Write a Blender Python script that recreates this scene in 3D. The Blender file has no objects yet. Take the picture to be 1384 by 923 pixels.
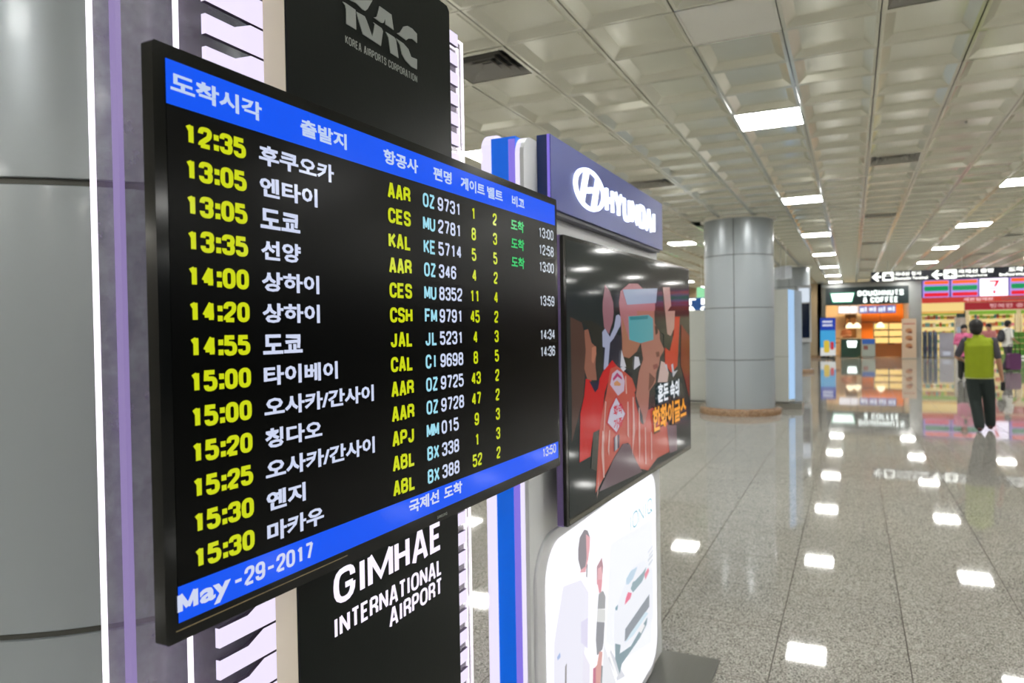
import bpy, bmesh, math, random
from mathutils import Vector, Matrix
random.seed(7)
PI = math.pi

# ---------------------------------------------------------------- camera, world, exposure
SC = bpy.context.scene
COL = SC.collection
EYE = 1.73
YAW, PITCH, ROLL, FPX = 0.4390, 0.0170, -0.0160, 980.1
def cam_axes():
    F = Vector((-math.sin(YAW)*math.cos(PITCH), math.cos(YAW)*math.cos(PITCH), -math.sin(PITCH)))
    r = Vector((math.cos(YAW), math.sin(YAW), 0)); u = r.cross(F)
    return r*math.cos(ROLL)+u*math.sin(ROLL), -r*math.sin(ROLL)+u*math.cos(ROLL), F
CR, CU, CF = cam_axes()
cd = bpy.data.cameras.new('camera'); cam = bpy.data.objects.new('camera', cd); COL.objects.link(cam)
cd.sensor_width = 36.0; cd.lens = FPX/1384*36.0; cd.clip_start = 0.02; cd.clip_end = 200
cam.matrix_world = Matrix(((CR.x, CU.x, -CF.x, 0), (CR.y, CU.y, -CF.y, 0), (CR.z, CU.z, -CF.z, EYE), (0, 0, 0, 1)))
cd.dof.use_dof = True; cd.dof.focus_distance = 1.35; cd.dof.aperture_fstop = 5.6
SC.camera = cam
w = bpy.data.worlds.new('world'); SC.world = w; w.use_nodes = True
w.node_tree.nodes['Background'].inputs[0].default_value = (0.6, 0.62, 0.65, 1)
w.node_tree.nodes['Background'].inputs[1].default_value = 0.3
SC.view_settings.view_transform = 'Standard'; SC.view_settings.look = 'None'
SC.view_settings.gamma = 1; SC.view_settings.exposure = 0.0; SC.view_settings.use_curve_mapping = False
SC.cycles.use_denoising = True; SC.cycles.max_bounces = 8; SC.cycles.diffuse_bounces = 4
SC.cycles.transparent_max_bounces = 12; SC.cycles.caustics_reflective = False; SC.cycles.caustics_refractive = False
LIGHT_L = 46.0            # luminance of the ceiling light panels (they light the whole hall)

# ---------------------------------------------------------------- materials
def lin(c):
    return tuple(((v/255)/12.92 if v/255 <= .04045 else ((v/255+.055)/1.055)**2.4) for v in c)
MATS = {}
def mat(name, col, rough=.5, metal=0., emis=0., spec=.5, coat=0., vary=0., vscale=3., bump=0., bscale=40., alpha=1., trans=0., stretch=None, ecol=None):
    if name in MATS: return MATS[name]
    m = bpy.data.materials.new(name); m.use_nodes = True; nt = m.node_tree; b = nt.nodes['Principled BSDF']
    c = (*lin(col), 1)
    b.inputs['Base Color'].default_value = c if not (emis and ecol is None) else (0.01, 0.01, 0.01, 1)
    b.inputs['Roughness'].default_value = rough; b.inputs['Metallic'].default_value = metal
    b.inputs['Specular IOR Level'].default_value = spec; b.inputs['Coat Weight'].default_value = coat
    b.inputs['Coat Roughness'].default_value = .05
    b.inputs['Alpha'].default_value = alpha; b.inputs['Transmission Weight'].default_value = trans
    if emis:
        b.inputs['Emission Color'].default_value = (*lin(ecol or col), 1); b.inputs['Emission Strength'].default_value = emis
    if vary or bump:
        tc = nt.nodes.new('ShaderNodeTexCoord'); mp = nt.nodes.new('ShaderNodeMapping')
        nt.links.new(tc.outputs['Object'], mp.inputs[0])
        if stretch: mp.inputs['Scale'].default_value = stretch
    if vary and not emis:
        n = nt.nodes.new('ShaderNodeTexNoise'); n.inputs['Scale'].default_value = vscale; n.inputs['Detail'].default_value = 4
        nt.links.new(mp.outputs[0], n.inputs['Vector'])
        mx = nt.nodes.new('ShaderNodeMix'); mx.data_type = 'RGBA'
        mx.inputs[6].default_value = tuple(v*(1-vary) for v in c[:3])+(1,); mx.inputs[7].default_value = tuple(min(1, v*(1+vary)) for v in c[:3])+(1,)
        nt.links.new(n.outputs['Fac'], mx.inputs[0]); nt.links.new(mx.outputs[2], b.inputs['Base Color'])
    if bump:
        n2 = nt.nodes.new('ShaderNodeTexNoise'); n2.inputs['Scale'].default_value = bscale; nt.links.new(mp.outputs[0], n2.inputs['Vector'])
        bp = nt.nodes.new('ShaderNodeBump'); bp.inputs['Strength'].default_value = bump; bp.inputs['Distance'].default_value = .002
        nt.links.new(n2.outputs['Fac'], bp.inputs['Height']); nt.links.new(bp.outputs[0], b.inputs['Normal'])
    MATS[name] = m
    return m
def flat(col, e=1.0, rough=.12):
    "print on a lit screen or light box: a coloured, self-lit, glossy surface"
    return mat('lit_%d_%d_%d_%d_%d' % (*col, int(e*100), int(rough*100)), col, rough=rough, emis=e, spec=.2)
def paint(col, rough=.5, **k):
    return mat('paint_%d_%d_%d_%d' % (*col, int(rough*100)), col, rough=rough, vary=.06, vscale=2.5, **k)

def granite(name, dark, mid, light, scale, rough):
    m = bpy.data.materials.new(name); m.use_nodes = True; nt = m.node_tree; b = nt.nodes['Principled BSDF']
    g = nt.nodes.new('ShaderNodeNewGeometry')
    v = nt.nodes.new('ShaderNodeTexVoronoi'); v.inputs['Scale'].default_value = scale; nt.links.new(g.outputs['Position'], v.inputs['Vector'])
    n = nt.nodes.new('ShaderNodeTexNoise'); n.inputs['Scale'].default_value = scale*.55; n.inputs['Detail'].default_value = 3; nt.links.new(g.outputs['Position'], n.inputs['Vector'])
    sp = nt.nodes.new('ShaderNodeSeparateColor'); nt.links.new(v.outputs['Color'], sp.inputs[0])
    ad = nt.nodes.new('ShaderNodeMath'); ad.operation = 'ADD'; nt.links.new(sp.outputs[0], ad.inputs[0]); nt.links.new(n.outputs['Fac'], ad.inputs[1])
    r = nt.nodes.new('ShaderNodeValToRGB'); e = r.color_ramp.elements
    e[0].position = .25; e[0].color = (*lin(dark), 1); e[1].position = .8; e[1].color = (*lin(light), 1)
    k = r.color_ramp.elements.new(.5); k.color = (*lin(mid), 1)
    hf = nt.nodes.new('ShaderNodeMath'); hf.operation = 'MULTIPLY'; hf.inputs[1].default_value = .5; nt.links.new(ad.outputs[0], hf.inputs[0])
    nt.links.new(hf.outputs[0], r.inputs[0])
    big = nt.nodes.new('ShaderNodeTexNoise'); big.inputs['Scale'].default_value = .9; big.inputs['Detail'].default_value = 4; nt.links.new(g.outputs['Position'], big.inputs['Vector'])
    hs = nt.nodes.new('ShaderNodeMapRange'); hs.inputs[3].default_value = .86; hs.inputs[4].default_value = 1.14; nt.links.new(big.outputs['Fac'], hs.inputs[0])
    oi = nt.nodes.new('ShaderNodeObjectInfo')
    vm = nt.nodes.new('ShaderNodeVectorMath'); vm.operation = 'SCALE'; nt.links.new(r.outputs[0], vm.inputs[0]); nt.links.new(hs.outputs[0], vm.inputs['Scale'])
    nt.links.new(vm.outputs[0], b.inputs['Base Color'])
    b.inputs['Roughness'].default_value = rough; b.inputs['Specular IOR Level'].default_value = .5
    return m

# ---------------------------------------------------------------- geometry helpers
class MB:
    "collects simple solids and links them as ONE mesh object"
    def __init__(s): s.v = []; s.f = []; s.mi = []; s.sm = []
    def add(s, vs, fs, mi=0, sm=False):
        o = len(s.v); s.v += [tuple(p) for p in vs]; s.f += [tuple(o+i for i in f) for f in fs]; s.mi += [mi]*len(fs); s.sm += [sm]*len(fs); return s
    def box(s, x0, x1, y0, y1, z0, z1, mi=0):
        return s.add([(x0,y0,z0),(x1,y0,z0),(x1,y1,z0),(x0,y1,z0),(x0,y0,z1),(x1,y0,z1),(x1,y1,z1),(x0,y1,z1)],
            [(0,3,2,1),(4,5,6,7),(0,1,5,4),(1,2,6,5),(2,3,7,6),(3,0,4,7)], mi)
    def bbox(s, x0, x1, y0, y1, z0, z1, b=.004, mi=0):
        "box whose front outline (seen along y) has chamfered corners"
        pts = [(x0+b,z0),(x1-b,z0),(x1,z0+b),(x1,z1-b),(x1-b,z1),(x0+b,z1),(x0,z1-b),(x0,z0+b)]
        return s.prism(pts, y0, y1, mi)
    def prism(s, pts, y0, y1, mi=0, sm=False):
        "outline in x,z extruded from y0 (front) to y1"
        n = len(pts); a = sum(pts[i][0]*pts[(i+1)%n][1]-pts[(i+1)%n][0]*pts[i][1] for i in range(n))
        if a < 0: pts = pts[::-1]
        vs = [(x,y0,z) for x,z in pts]+[(x,y1,z) for x,z in pts]
        fs = [tuple(range(n)), tuple(range(2*n-1, n-1, -1))]
        s.add(vs, fs, mi)
        o = len(s.v)-2*n
        for i in range(n):
            j = (i+1)%n; s.f.append((o+i, o+n+i, o+n+j, o+j)); s.mi.append(mi); s.sm.append(sm)
        return s
    def sheet(s, pts, y, mi=0):
        n = len(pts); a = sum(pts[i][0]*pts[(i+1)%n][1]-pts[(i+1)%n][0]*pts[i][1] for i in range(n))
        if a < 0: pts = pts[::-1]
        return s.add([(x,y,z) for x,z in pts], [tuple(range(n))], mi)
    def cyl(s, p, q, r0, r1=None, n=16, mi=0, caps=True):
        r1 = r0 if r1 is None else r1; p = Vector(p); q = Vector(q); d = (q-p).normalized()
        a = d.orthogonal().normalized(); b = d.cross(a)
        vs = [p+(a*math.cos(2*PI*i/n)+b*math.sin(2*PI*i/n))*r0 for i in range(n)]+[q+(a*math.cos(2*PI*i/n)+b*math.sin(2*PI*i/n))*r1 for i in range(n)]
        s.add(vs, [(i,(i+1)%n,n+(i+1)%n,n+i) for i in range(n)], mi, True)
        if caps: s.add(vs, [tuple(range(n-1,-1,-1)), tuple(range(n,2*n))], mi)
        return s
    def lathe(s, prof, n=32, cx=0, cy=0, a0=0., a1=2*PI, mi=0, close=True, sm=True):
        full = abs(a1-a0-2*PI) < 1e-6; k = n if full else n+1
        vs = [(cx+r*math.cos(a0+(a1-a0)*i/n), cy+r*math.sin(a0+(a1-a0)*i/n), z) for r, z in prof for i in range(k)]
        fs = []
        for j in range(len(prof)-1):
            for i in range(n):
                i2 = (i+1)%k; fs.append((j*k+i, j*k+i2, (j+1)*k+i2, (j+1)*k+i))
        return s.add(vs, fs, mi, sm)
    def ball(s, c, rx, ry, rz, n=12, m=8, mi=0):
        vs = []; fs = []
        for j in range(m+1):
            t = PI*j/m
            for i in range(n): vs.append((c[0]+rx*math.sin(t)*math.cos(2*PI*i/n), c[1]+ry*math.sin(t)*math.sin(2*PI*i/n), c[2]-rz*math.cos(t)))
        for j in range(m):
            for i in range(n): fs.append((j*n+i, j*n+(i+1)%n, (j+1)*n+(i+1)%n, (j+1)*n+i))
        return s.add(vs, fs, mi, True)
    def mesh(s, name, mats):
        me = bpy.data.meshes.new(name); me.from_pydata(s.v, [], s.f)
        for m in (mats if isinstance(mats, (list, tuple)) else [mats]): me.materials.append(m)
        me.polygons.foreach_set('material_index', s.mi); me.polygons.foreach_set('use_smooth', s.sm); me.update()
        return me
    def build(s, name, mats, parent=None, loc=(0,0,0), rz=0.):
        return link(name, s.mesh(name, mats), parent, loc, rz)
def link(name, me, parent=None, loc=(0,0,0), rz=0.):
    o = bpy.data.objects.new(name, me); COL.objects.link(o); o.location = loc; o.rotation_euler = (0,0,rz)
    if parent is not None: o.parent = parent
    return o
def tag(o, label=None, cat=None, group=None, kind=None):
    if label: o['label'] = label
    if cat: o['category'] = cat
    if group: o['group'] = group
    if kind: o['kind'] = kind
    return o
def thing(name, label, cat, loc=(0,0,0), rz=0., group=None, kind=None):
    return tag(link(name, None, None, loc, rz), label, cat, group, kind)
def struct(o, label=None): return tag(o, label, None, None, 'structure')
def copy_tree(o, parent=None):
    c = o.copy(); COL.objects.link(c)
    if parent is not None: c.parent = parent
    for ch in list(o.children): copy_tree(ch, c)
    return c
def rrect(x0, x1, z0, z1, r, n=5):
    p = []
    for cx, cz, a in ((x1-r,z0+r,-PI/2),(x1-r,z1-r,0),(x0+r,z1-r,PI/2),(x0+r,z0+r,PI)):
        for i in range(n+1): p.append((cx+r*math.cos(a+PI/2*i/n), cz+r*math.sin(a+PI/2*i/n)))
    return p

# lettering from Blender's own built-in font, fitted to a box in the x,z plane (front = -y)
TXT = {}
def text_mesh(s, off=0., x0=0., x1=1., z0=0., z1=1., y=0., depth=0., m=None):
    key = (s, off)
    if key not in TXT:
        c = bpy.data.curves.new('lettering', 'FONT'); c.body = s; c.offset = off; c.resolution_u = 2; c.size = 1
        o = bpy.data.objects.new('lettering', c); COL.objects.link(o)
        me = bpy.data.meshes.new_from_object(o); bpy.data.objects.remove(o); bpy.data.curves.remove(c)
        vs = [tuple(v.co) for v in me.vertices]; fs = [tuple(p.vertices) for p in me.polygons]
        xs = [v[0] for v in vs]; ys = [v[1] for v in vs]
        TXT[key] = (vs, fs, min(xs), max(xs), min(ys), max(ys)); bpy.data.meshes.remove(me)
    vs, fs, a, b, c_, d = TXT[key]
    P = [(x0+(v[0]-a)/(b-a)*(x1-x0), y, z0+(v[1]-c_)/(d-c_)*(z1-z0)) for v in vs]
    mb = MB(); mb.add(P, fs)
    if depth:
        n = len(P); mb.v += [(p[0], y+depth, p[2]) for p in P]
        cnt = {}
        for f in fs:
            for i in range(len(f)):
                e = (f[i], f[(i+1) % len(f)]); cnt[e] = cnt.get(e, 0)+1
        for (i, j) in list(cnt):
            if (j, i) not in cnt: mb.f.append((i, i+n, j+n, j)); mb.mi.append(0); mb.sm.append(False)
    return mb.mesh('lettering', m)
def letters(parent, s, x0, x1, z0, z1, y, m, off=.02, depth=0., name='lettering'):
    return link(name, text_mesh(s, off, x0, x1, z0, z1, y, depth, m), parent)

# heavy condensed display glyphs drawn as strokes
G = {
'0': [(1,.42,[(0,0),(1,0),(1,1),(0,1)])], 'O': [(1,.42,[(0,0),(1,0),(1,1),(0,1)])],
'1': [(0,0,[(.62,0),(.62,1)]),(0,0,[(.66,.93),(.2,.78)])],
'2': [(0,.36,[(0,.7),(0,1),(1,1),(1,.6),(0,.12),(0,0)]),(0,0,[(0,0),(1,0)])],
'3': [(0,.36,[(0,.74),(0,1),(1,1),(1,.53),(.35,.53)]),(0,.36,[(.35,.53),(1,.53),(1,0),(0,0),(0,.26)])],
'4': [(0,0,[(.74,0),(.74,1),(0,.27),(1.05,.27)])],
'5': [(0,0,[(.95,1),(.05,1),(0,.5)]),(0,.36,[(0,.5),(0,.62),(1,.62),(1,0),(0,0),(0,.24)])],
'6': [(0,.4,[(1,.76),(1,1),(0,1),(0,.5)]),(1,.36,[(0,0),(1,0),(1,.58),(0,.58)])],
'7': [(0,0,[(0,1),(1,1),(.4,0)])],
'8': [(1,.33,[(.04,.53),(.96,.53),(.96,1),(.04,1)]),(1,.36,[(0,0),(1,0),(1,.53),(0,.53)])],
'9': [(0,.4,[(0,.24),(0,0),(1,0),(1,.5)]),(1,.36,[(0,.42),(1,.42),(1,1),(0,1)])],
'A': [(0,0,[(0,-.08),(.42,1),(.58,1),(1,-.08)]),(0,0,[(.2,.26),(.8,.26)])],
'B': [(0,0,[(0,0),(0,1)]),(0,.35,[(0,1),(.95,1),(.95,.53),(0,.53)]),(0,.35,[(0,.53),(1,.53),(1,0),(0,0)])],
'C': [(0,.42,[(1,.7),(1,1),(0,1),(0,0),(1,0),(1,.3)])],
'E': [(0,0,[(1,1),(0,1),(0,0),(1,0)]),(0,0,[(0,.52),(.85,.52)])],
'F': [(0,0,[(1,1),(0,1),(0,0)]),(0,0,[(0,.5),(.85,.5)])],
'H': [(0,0,[(0,0),(0,1)]),(0,0,[(1,0),(1,1)]),(0,0,[(0,.5),(1,.5)])],
'I': [(0,0,[(.5,0),(.5,1)])],
'J': [(0,.4,[(.85,1),(.85,0),(.05,0),(.05,.3)])],
'K': [(0,0,[(0,0),(0,1)]),(0,0,[(1,1),(.05,.38)]),(0,0,[(.35,.6),(1.02,0)])],
'L': [(0,0,[(.08,1),(.08,0),(1,0)])],
'M': [(0,0,[(-.06,0),(-.06,1),(.5,.15),(1.06,1),(1.06,0)])],
'N': [(0,0,[(0,0),(0,1),(1,0),(1,1)])],
'P': [(0,0,[(0,0),(0,1)]),(0,.36,[(0,1),(1,1),(1,.45),(0,.45)])],
'R': [(0,0,[(0,0),(0,1)]),(0,.36,[(0,1),(1,1),(1,.5),(0,.5)]),(0,0,[(.6,.5),(1,.3),(1,0)])],
'S': [(0,.34,[(1,.74),(1,1),(0,1),(0,.56),(1,.48),(1,0),(0,0),(0,.26)])],
'U': [(0,.42,[(0,1),(0,0),(1,0),(1,1)])],
'X': [(0,0,[(0,0),(1,1)]),(0,0,[(0,1),(1,0)])],
'Z': [(0,0,[(0,1),(1,1),(0,0),(1,0)])],
'D': [(1,.42,[(0,0),(1,0),(1,1),(0,1)]),(0,0,[(0,0),(0,1)]),(0,0,[(0,0),(.3,0)]),(0,0,[(0,1),(.3,1)])],
'G': [(0,.42,[(1,.72),(1,1),(0,1),(0,0),(1,0),(1,.46)]),(0,0,[(1,.46),(.55,.46)])],
'Q': [(1,.42,[(0,0),(1,0),(1,1),(0,1)]),(0,0,[(.6,.25),(1.05,-.05)])],
'T': [(0,0,[(0,1),(1,1)]),(0,0,[(.5,1),(.5,0)])],
'V': [(0,0,[(0,1),(.5,0),(1,1)])],
'Y': [(0,0,[(0,1),(.5,.45),(1,1)]),(0,0,[(.5,.5),(.5,0)])],
'&': [(0,.3,[(1,.5),(.6,0),(0,0),(0,.5),(.8,.6),(.8,1),(.15,1),(.15,.7),(1,0)])],
'-': [(0,0,[(.05,.45),(.95,.45)])],
}
def rounded(pts, r, closed):
    out = []; n = len(pts)
    for i, p in enumerate(pts):
        p = Vector(p)
        if r <= 1e-9 or (not closed and i in (0, n-1)): out.append(p); continue
        a = Vector(pts[i-1]); b = Vector(pts[(i+1) % n]); da = a-p; db = b-p
        rr = min(r, da.length*(.499 if closed or i-1 > 0 else .98), db.length*(.499 if closed or i+1 < n-1 else .98))
        pa = p+da.normalized()*rr; pb = p+db.normalized()*rr
        for k in range(5):
            t = k/4; out.append(pa*(1-t)**2+p*2*t*(1-t)+pb*t*t)
    q = [out[0]]
    for p in out[1:]:
        if (p-q[-1]).length > 1e-7: q.append(p)
    if closed and (q[0]-q[-1]).length < 1e-7: q.pop()
    return q
def stroke(mb, pts, sv, sh, closed, y):
    n = len(pts); L = []; R = []
    if not closed:
        for i in range(1, n-1):
            a = (pts[i]-pts[i-1]).normalized(); b = (pts[i+1]-pts[i]).normalized()
            if a.dot(b) < -.3:          # sharp turn: two plain strokes meeting at a point
                stroke(mb, pts[:i+1], sv, sh, False, y); stroke(mb, pts[i:], sv, sh, False, y); return
    for i in range(n):
        dirs = []
        if closed or i > 0: dirs.append((pts[i]-pts[i-1]).normalized())
        if closed or i < n-1: dirs.append((pts[(i+1) % n]-pts[i]).normalized())
        nn = Vector((0, 0))
        for d in dirs: nn += Vector((-d.y, d.x))
        nn.normalize(); c = abs(nn.dot(Vector((-dirs[0].y, dirs[0].x)))); k = min(1/max(c, .01), 1.6)
        off = Vector((nn.x*sv/2*k, nn.y*sh/2*k)); L.append(pts[i]+off); R.append(pts[i]-off)
    vs = [(p.x, y, p.y) for p in L]+[(p.x, y, p.y) for p in R]
    mb.add(vs, [(i, n+i, n+(i+1) % n, (i+1) % n) for i in range(n if closed else n-1)])
def glyphs(parent, s, x, z, w, h, pitch, sv, sh, y, m, name='lettering'):
    "row of display glyphs: left edge x, baseline z"
    mb = MB()
    for ch in s:
        if ch == ':':
            d = sv*1.05; cx = x+pitch*.23
            for cz in (z+h*.18, z+h*.66): mb.sheet([(cx-d/2, cz-d*.45), (cx+d/2, cz-d*.45), (cx+d/2, cz+d*.45), (cx-d/2, cz+d*.45)], y)
            x += pitch*.46; continue
        if ch == ' ': x += pitch; continue
        for closed, r, pts in G[ch]:
            W = w-sv; H = h-sh
            P = [(x+sv/2+px*W, z+sh/2+pz*H) for px, pz in pts]
            stroke(mb, rounded(P, r*w, closed), sv, sh, closed, y)
        x += pitch
    return mb.build(name, m, parent)

def caps(parent, s, x0, x1, z0, z1, y, m, sv=.2, sh=.16, depth=0., name='lettering', rnd=1.):
    "proportional capitals filling a box; sv, sh = stem and bar thickness as a share of the height"
    h = z1-z0; adv = {'I': .30, 'M': .98, 'A': .80, 'G': .80, 'O': .80, 'N': .78, ' ': .34, 'E': .62, 'L': .58, 'T': .66, 'J': .5, 'Q': .82, 'Y': .76, '1': .5, 'V': .78}
    gap = .13; ws = [adv.get(c, .70) for c in s]; tot = sum(ws)+gap*(len(s)-1); f = (x1-x0)/tot
    mb = MB(); x = x0
    for c, wd in zip(s, ws):
        W = wd*f; t = sv*h
        if c != ' ':
            for closed, r, pts in G[c]:
                P = [(x+t/2+px*(W-t) if c != 'I' else x+W/2, z0+sh*h/2+pz*(h-sh*h)) for px, pz in pts]
                stroke(mb, rounded(P, r*W*rnd, closed), t, sh*h, closed, y)
        x += W+gap*f
    if depth:
        n = len(mb.v); fs = list(mb.f); mb.v += [(a, y+depth, c_) for a, _, c_ in mb.v]
        for q in fs:
            for i in range(4): mb.f.append((q[i], q[i]+n, q[(i+1) % 4]+n, q[(i+1) % 4])); mb.mi.append(0); mb.sm.append(False)
    return mb.build(name, m, parent)

# flat prints: outlines in metres on their own panels
TV_ART=[
((90,64,54),[(0.037,1.758),(0.113,1.744),(0.138,1.699),(0.137,1.654),(0.116,1.551),(0.035,1.446),(0.039,1.548)]),
((46,48,42),[(0.107,1.749),(0.182,1.749),(0.276,1.728),(0.272,1.617),(0.219,1.588),(0.2,1.682),(0.167,1.724)]),
((165,108,88),[(0.129,1.724),(0.156,1.727),(0.179,1.691),(0.215,1.677),(0.206,1.631),(0.215,1.589),(0.148,1.593),(0.125,1.625),(0.137,1.669)]),
((205,135,108),[(0.182,1.678),(0.211,1.681),(0.214,1.659),(0.191,1.634),(0.178,1.642)]),
((44,44,60),[(0.269,1.723),(0.347,1.714),(0.432,1.705),(0.434,1.642),(0.411,1.614),(0.311,1.609),(0.264,1.606)]),
((170,118,128),[(0.289,1.849),(0.328,1.833),(0.355,1.801),(0.358,1.772),(0.349,1.747),(0.315,1.712),(0.277,1.731),(0.267,1.776),(0.268,1.799)]),
((186,192,222),[(0.262,1.718),(0.284,1.728),(0.323,1.704),(0.36,1.731),(0.378,1.764),(0.4,1.768),(0.422,1.761),(0.416,1.736),(0.355,1.699),(0.324,1.687),(0.303,1.615),(0.268,1.614),(0.282,1.675),(0.263,1.677)]),
((195,128,134),[(0.42,1.837),(0.501,1.863),(0.588,1.867),(0.669,1.846),(0.779,1.844),(0.774,1.745),(0.6,1.681),(0.431,1.685),(0.417,1.761),(0.405,1.802)]),
((186,126,100),[(0.43,1.761),(0.494,1.692),(0.61,1.68),(0.569,1.654),(0.492,1.636),(0.428,1.645)]),
((48,50,34),[(0.425,1.645),(0.492,1.636),(0.564,1.644),(0.538,1.599),(0.455,1.609)]),
((222,26,30),[(0.134,1.598),(0.169,1.592),(0.199,1.56),(0.23,1.587),(0.264,1.61),(0.34,1.637),(0.377,1.619),(0.327,1.603),(0.274,1.551),(0.256,1.506),(0.234,1.454),(0.182,1.452),(0.158,1.392),(0.083,1.389),(0.093,1.512),(0.12,1.552)]),
((32,28,64),[(0.156,1.591),(0.197,1.583),(0.235,1.589),(0.224,1.566),(0.199,1.557)]),
((212,92,76),[(0.323,1.614),(0.377,1.619),(0.436,1.602),(0.518,1.573),(0.554,1.535),(0.539,1.528),(0.614,1.454),(0.733,1.461),(0.918,1.387),(0.934,1.282),(0.779,1.285),(0.672,1.258),(0.583,1.284),(0.473,1.382),(0.417,1.386),(0.348,1.361),(0.193,1.288),(0.228,1.451),(0.256,1.506),(0.286,1.546)]),
((70,70,62),[(0.182,1.451),(0.219,1.454),(0.222,1.419),(0.203,1.344),(0.162,1.359)]),
((190,128,112),[(0.574,1.781),(0.776,1.784),(0.768,1.742),(0.825,1.715),(0.83,1.685),(0.883,1.65),(0.828,1.625),(0.815,1.6),(0.779,1.575),(0.771,1.543),(0.698,1.52),(0.681,1.461),(0.645,1.421),(0.613,1.425),(0.553,1.518),(0.586,1.587),(0.633,1.627),(0.61,1.68)]),
((60,40,40),[(0.768,1.735),(0.803,1.73),(0.807,1.709),(0.778,1.702)]),
((120,70,62),[(0.776,1.644),(0.817,1.646),(0.822,1.629),(0.787,1.627)]),
((150,82,78),[(0.74,1.603),(0.797,1.605),(0.802,1.59),(0.75,1.587)]),
((120,78,66),[(0.7,1.58),(0.766,1.556),(0.743,1.539),(0.687,1.521)]),
((150,100,84),[(0.665,1.763),(0.752,1.758),(0.741,1.748),(0.654,1.752)]),
((46,56,52),[(0.765,1.784),(0.94,1.786),(0.936,1.697),(1.008,1.692),(0.953,1.648),(0.878,1.66),(0.879,1.704),(0.82,1.715),(0.768,1.742)]),
((205,165,152),[(0.931,1.786),(1.033,1.788),(1.02,1.724),(0.968,1.696),(0.923,1.704),(0.874,1.868),(0.963,1.872),(0.98,1.806)]),
((218,62,40),[(1.032,1.766),(1.102,1.767),(1.058,1.584),(0.975,1.563),(0.89,1.596),(0.892,1.657),(0.953,1.641),(1.008,1.699)]),
((140,44,34),[(1.122,1.738),(1.248,1.692),(1.237,1.449),(1.171,1.522),(1.108,1.585)]),
((226,196,190),[(0.839,1.612),(0.887,1.603),(0.936,1.566),(0.916,1.533),(0.794,1.541)]),
((166,188,214),[(0.437,1.842),(0.802,1.861),(0.786,1.811),(0.476,1.798)]),  # pale blue and cyan patches taken as shop reflections, drawn into the picture
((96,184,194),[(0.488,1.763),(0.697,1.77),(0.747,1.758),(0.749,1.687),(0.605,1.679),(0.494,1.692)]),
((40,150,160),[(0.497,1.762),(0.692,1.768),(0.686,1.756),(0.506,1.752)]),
((118,94,104),[(0.424,1.387),(0.487,1.375),(0.53,1.326),(0.606,1.27),(0.358,1.28),(0.216,1.287),(0.342,1.358)]),
((120,88,100),[(0.898,1.382),(1.033,1.365),(1.04,1.271),(0.934,1.276)]),
((40,60,62),[(0.539,1.528),(0.614,1.449),(0.629,1.416),(0.597,1.427),(0.545,1.499)]),
((226,204,226),[(0.316,1.569),(0.335,1.599),(0.376,1.608),(0.42,1.597),(0.444,1.57),(0.436,1.542),(0.382,1.532)]),
((200,60,120),[(0.338,1.585),(0.376,1.6),(0.418,1.583),(0.418,1.576),(0.38,1.588),(0.342,1.577)]),
((230,160,110),[(0.346,1.572),(0.375,1.577),(0.409,1.564),(0.4,1.559),(0.35,1.564)]),
((200,30,60),[(0.366,1.532),(0.454,1.472),(0.364,1.422),(0.281,1.465),(0.308,1.502)]),
((228,222,242),[(0.365,1.528),(0.442,1.473),(0.364,1.428),(0.291,1.465),(0.316,1.499)]),
((190,200,206),[(0.353,1.417),(0.369,1.421),(0.37,1.379),(0.349,1.376)]),
((58,60,90),[(0.34,1.415),(0.351,1.417),(0.349,1.376),(0.339,1.376)]),
((58,60,90),[(0.373,1.419),(0.388,1.419),(0.386,1.381),(0.372,1.379)]),
((236,190,180),[(0.273,1.526),(0.281,1.525),(0.261,1.443),(0.262,1.409),(0.253,1.427)]),
((236,190,180),[(0.3,1.442),(0.308,1.441),(0.298,1.369),(0.288,1.388)]),
((236,190,180),[(0.246,1.449),(0.254,1.446),(0.259,1.317),(0.249,1.318),(0.237,1.387)]),
((236,190,180),[(0.464,1.507),(0.474,1.506),(0.474,1.396),(0.46,1.407)]),
((236,190,180),[(0.515,1.516),(0.526,1.515),(0.534,1.406),(0.504,1.336),(0.514,1.437)]),
((236,190,180),[(0.575,1.477),(0.584,1.476),(0.587,1.38),(0.576,1.304),(0.57,1.382)]),
((236,190,180),[(0.636,1.407),(0.646,1.406),(0.648,1.287),(0.637,1.289)]),
((236,190,180),[(0.703,1.384),(0.713,1.382),(0.713,1.291),(0.703,1.293)]),
((236,190,180),[(0.445,1.584),(0.454,1.586),(0.46,1.531),(0.45,1.532)]),
((236,190,180),[(0.212,1.326),(0.22,1.357),(0.205,1.286),(0.196,1.271)]),
((215,215,225),[(0.881,1.596),(0.906,1.598),(0.924,1.566),(0.899,1.582)]),
((215,215,225),[(0.966,1.592),(0.99,1.596),(1.002,1.565),(1.057,1.569),(0.988,1.545)]),
((230,230,240),[(0.402,1.612),(0.433,1.616),(0.454,1.606),(0.428,1.599)]),
((28,28,36),[(0.454,1.606),(0.49,1.593),(0.518,1.588),(0.499,1.577),(0.463,1.594)]),
((230,230,240),[(0.539,1.64),(0.578,1.636),(0.595,1.611),(0.528,1.599)]),
((230,230,240),[(0.413,1.665),(0.429,1.645),(0.455,1.612),(0.402,1.616)]),
]
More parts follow.
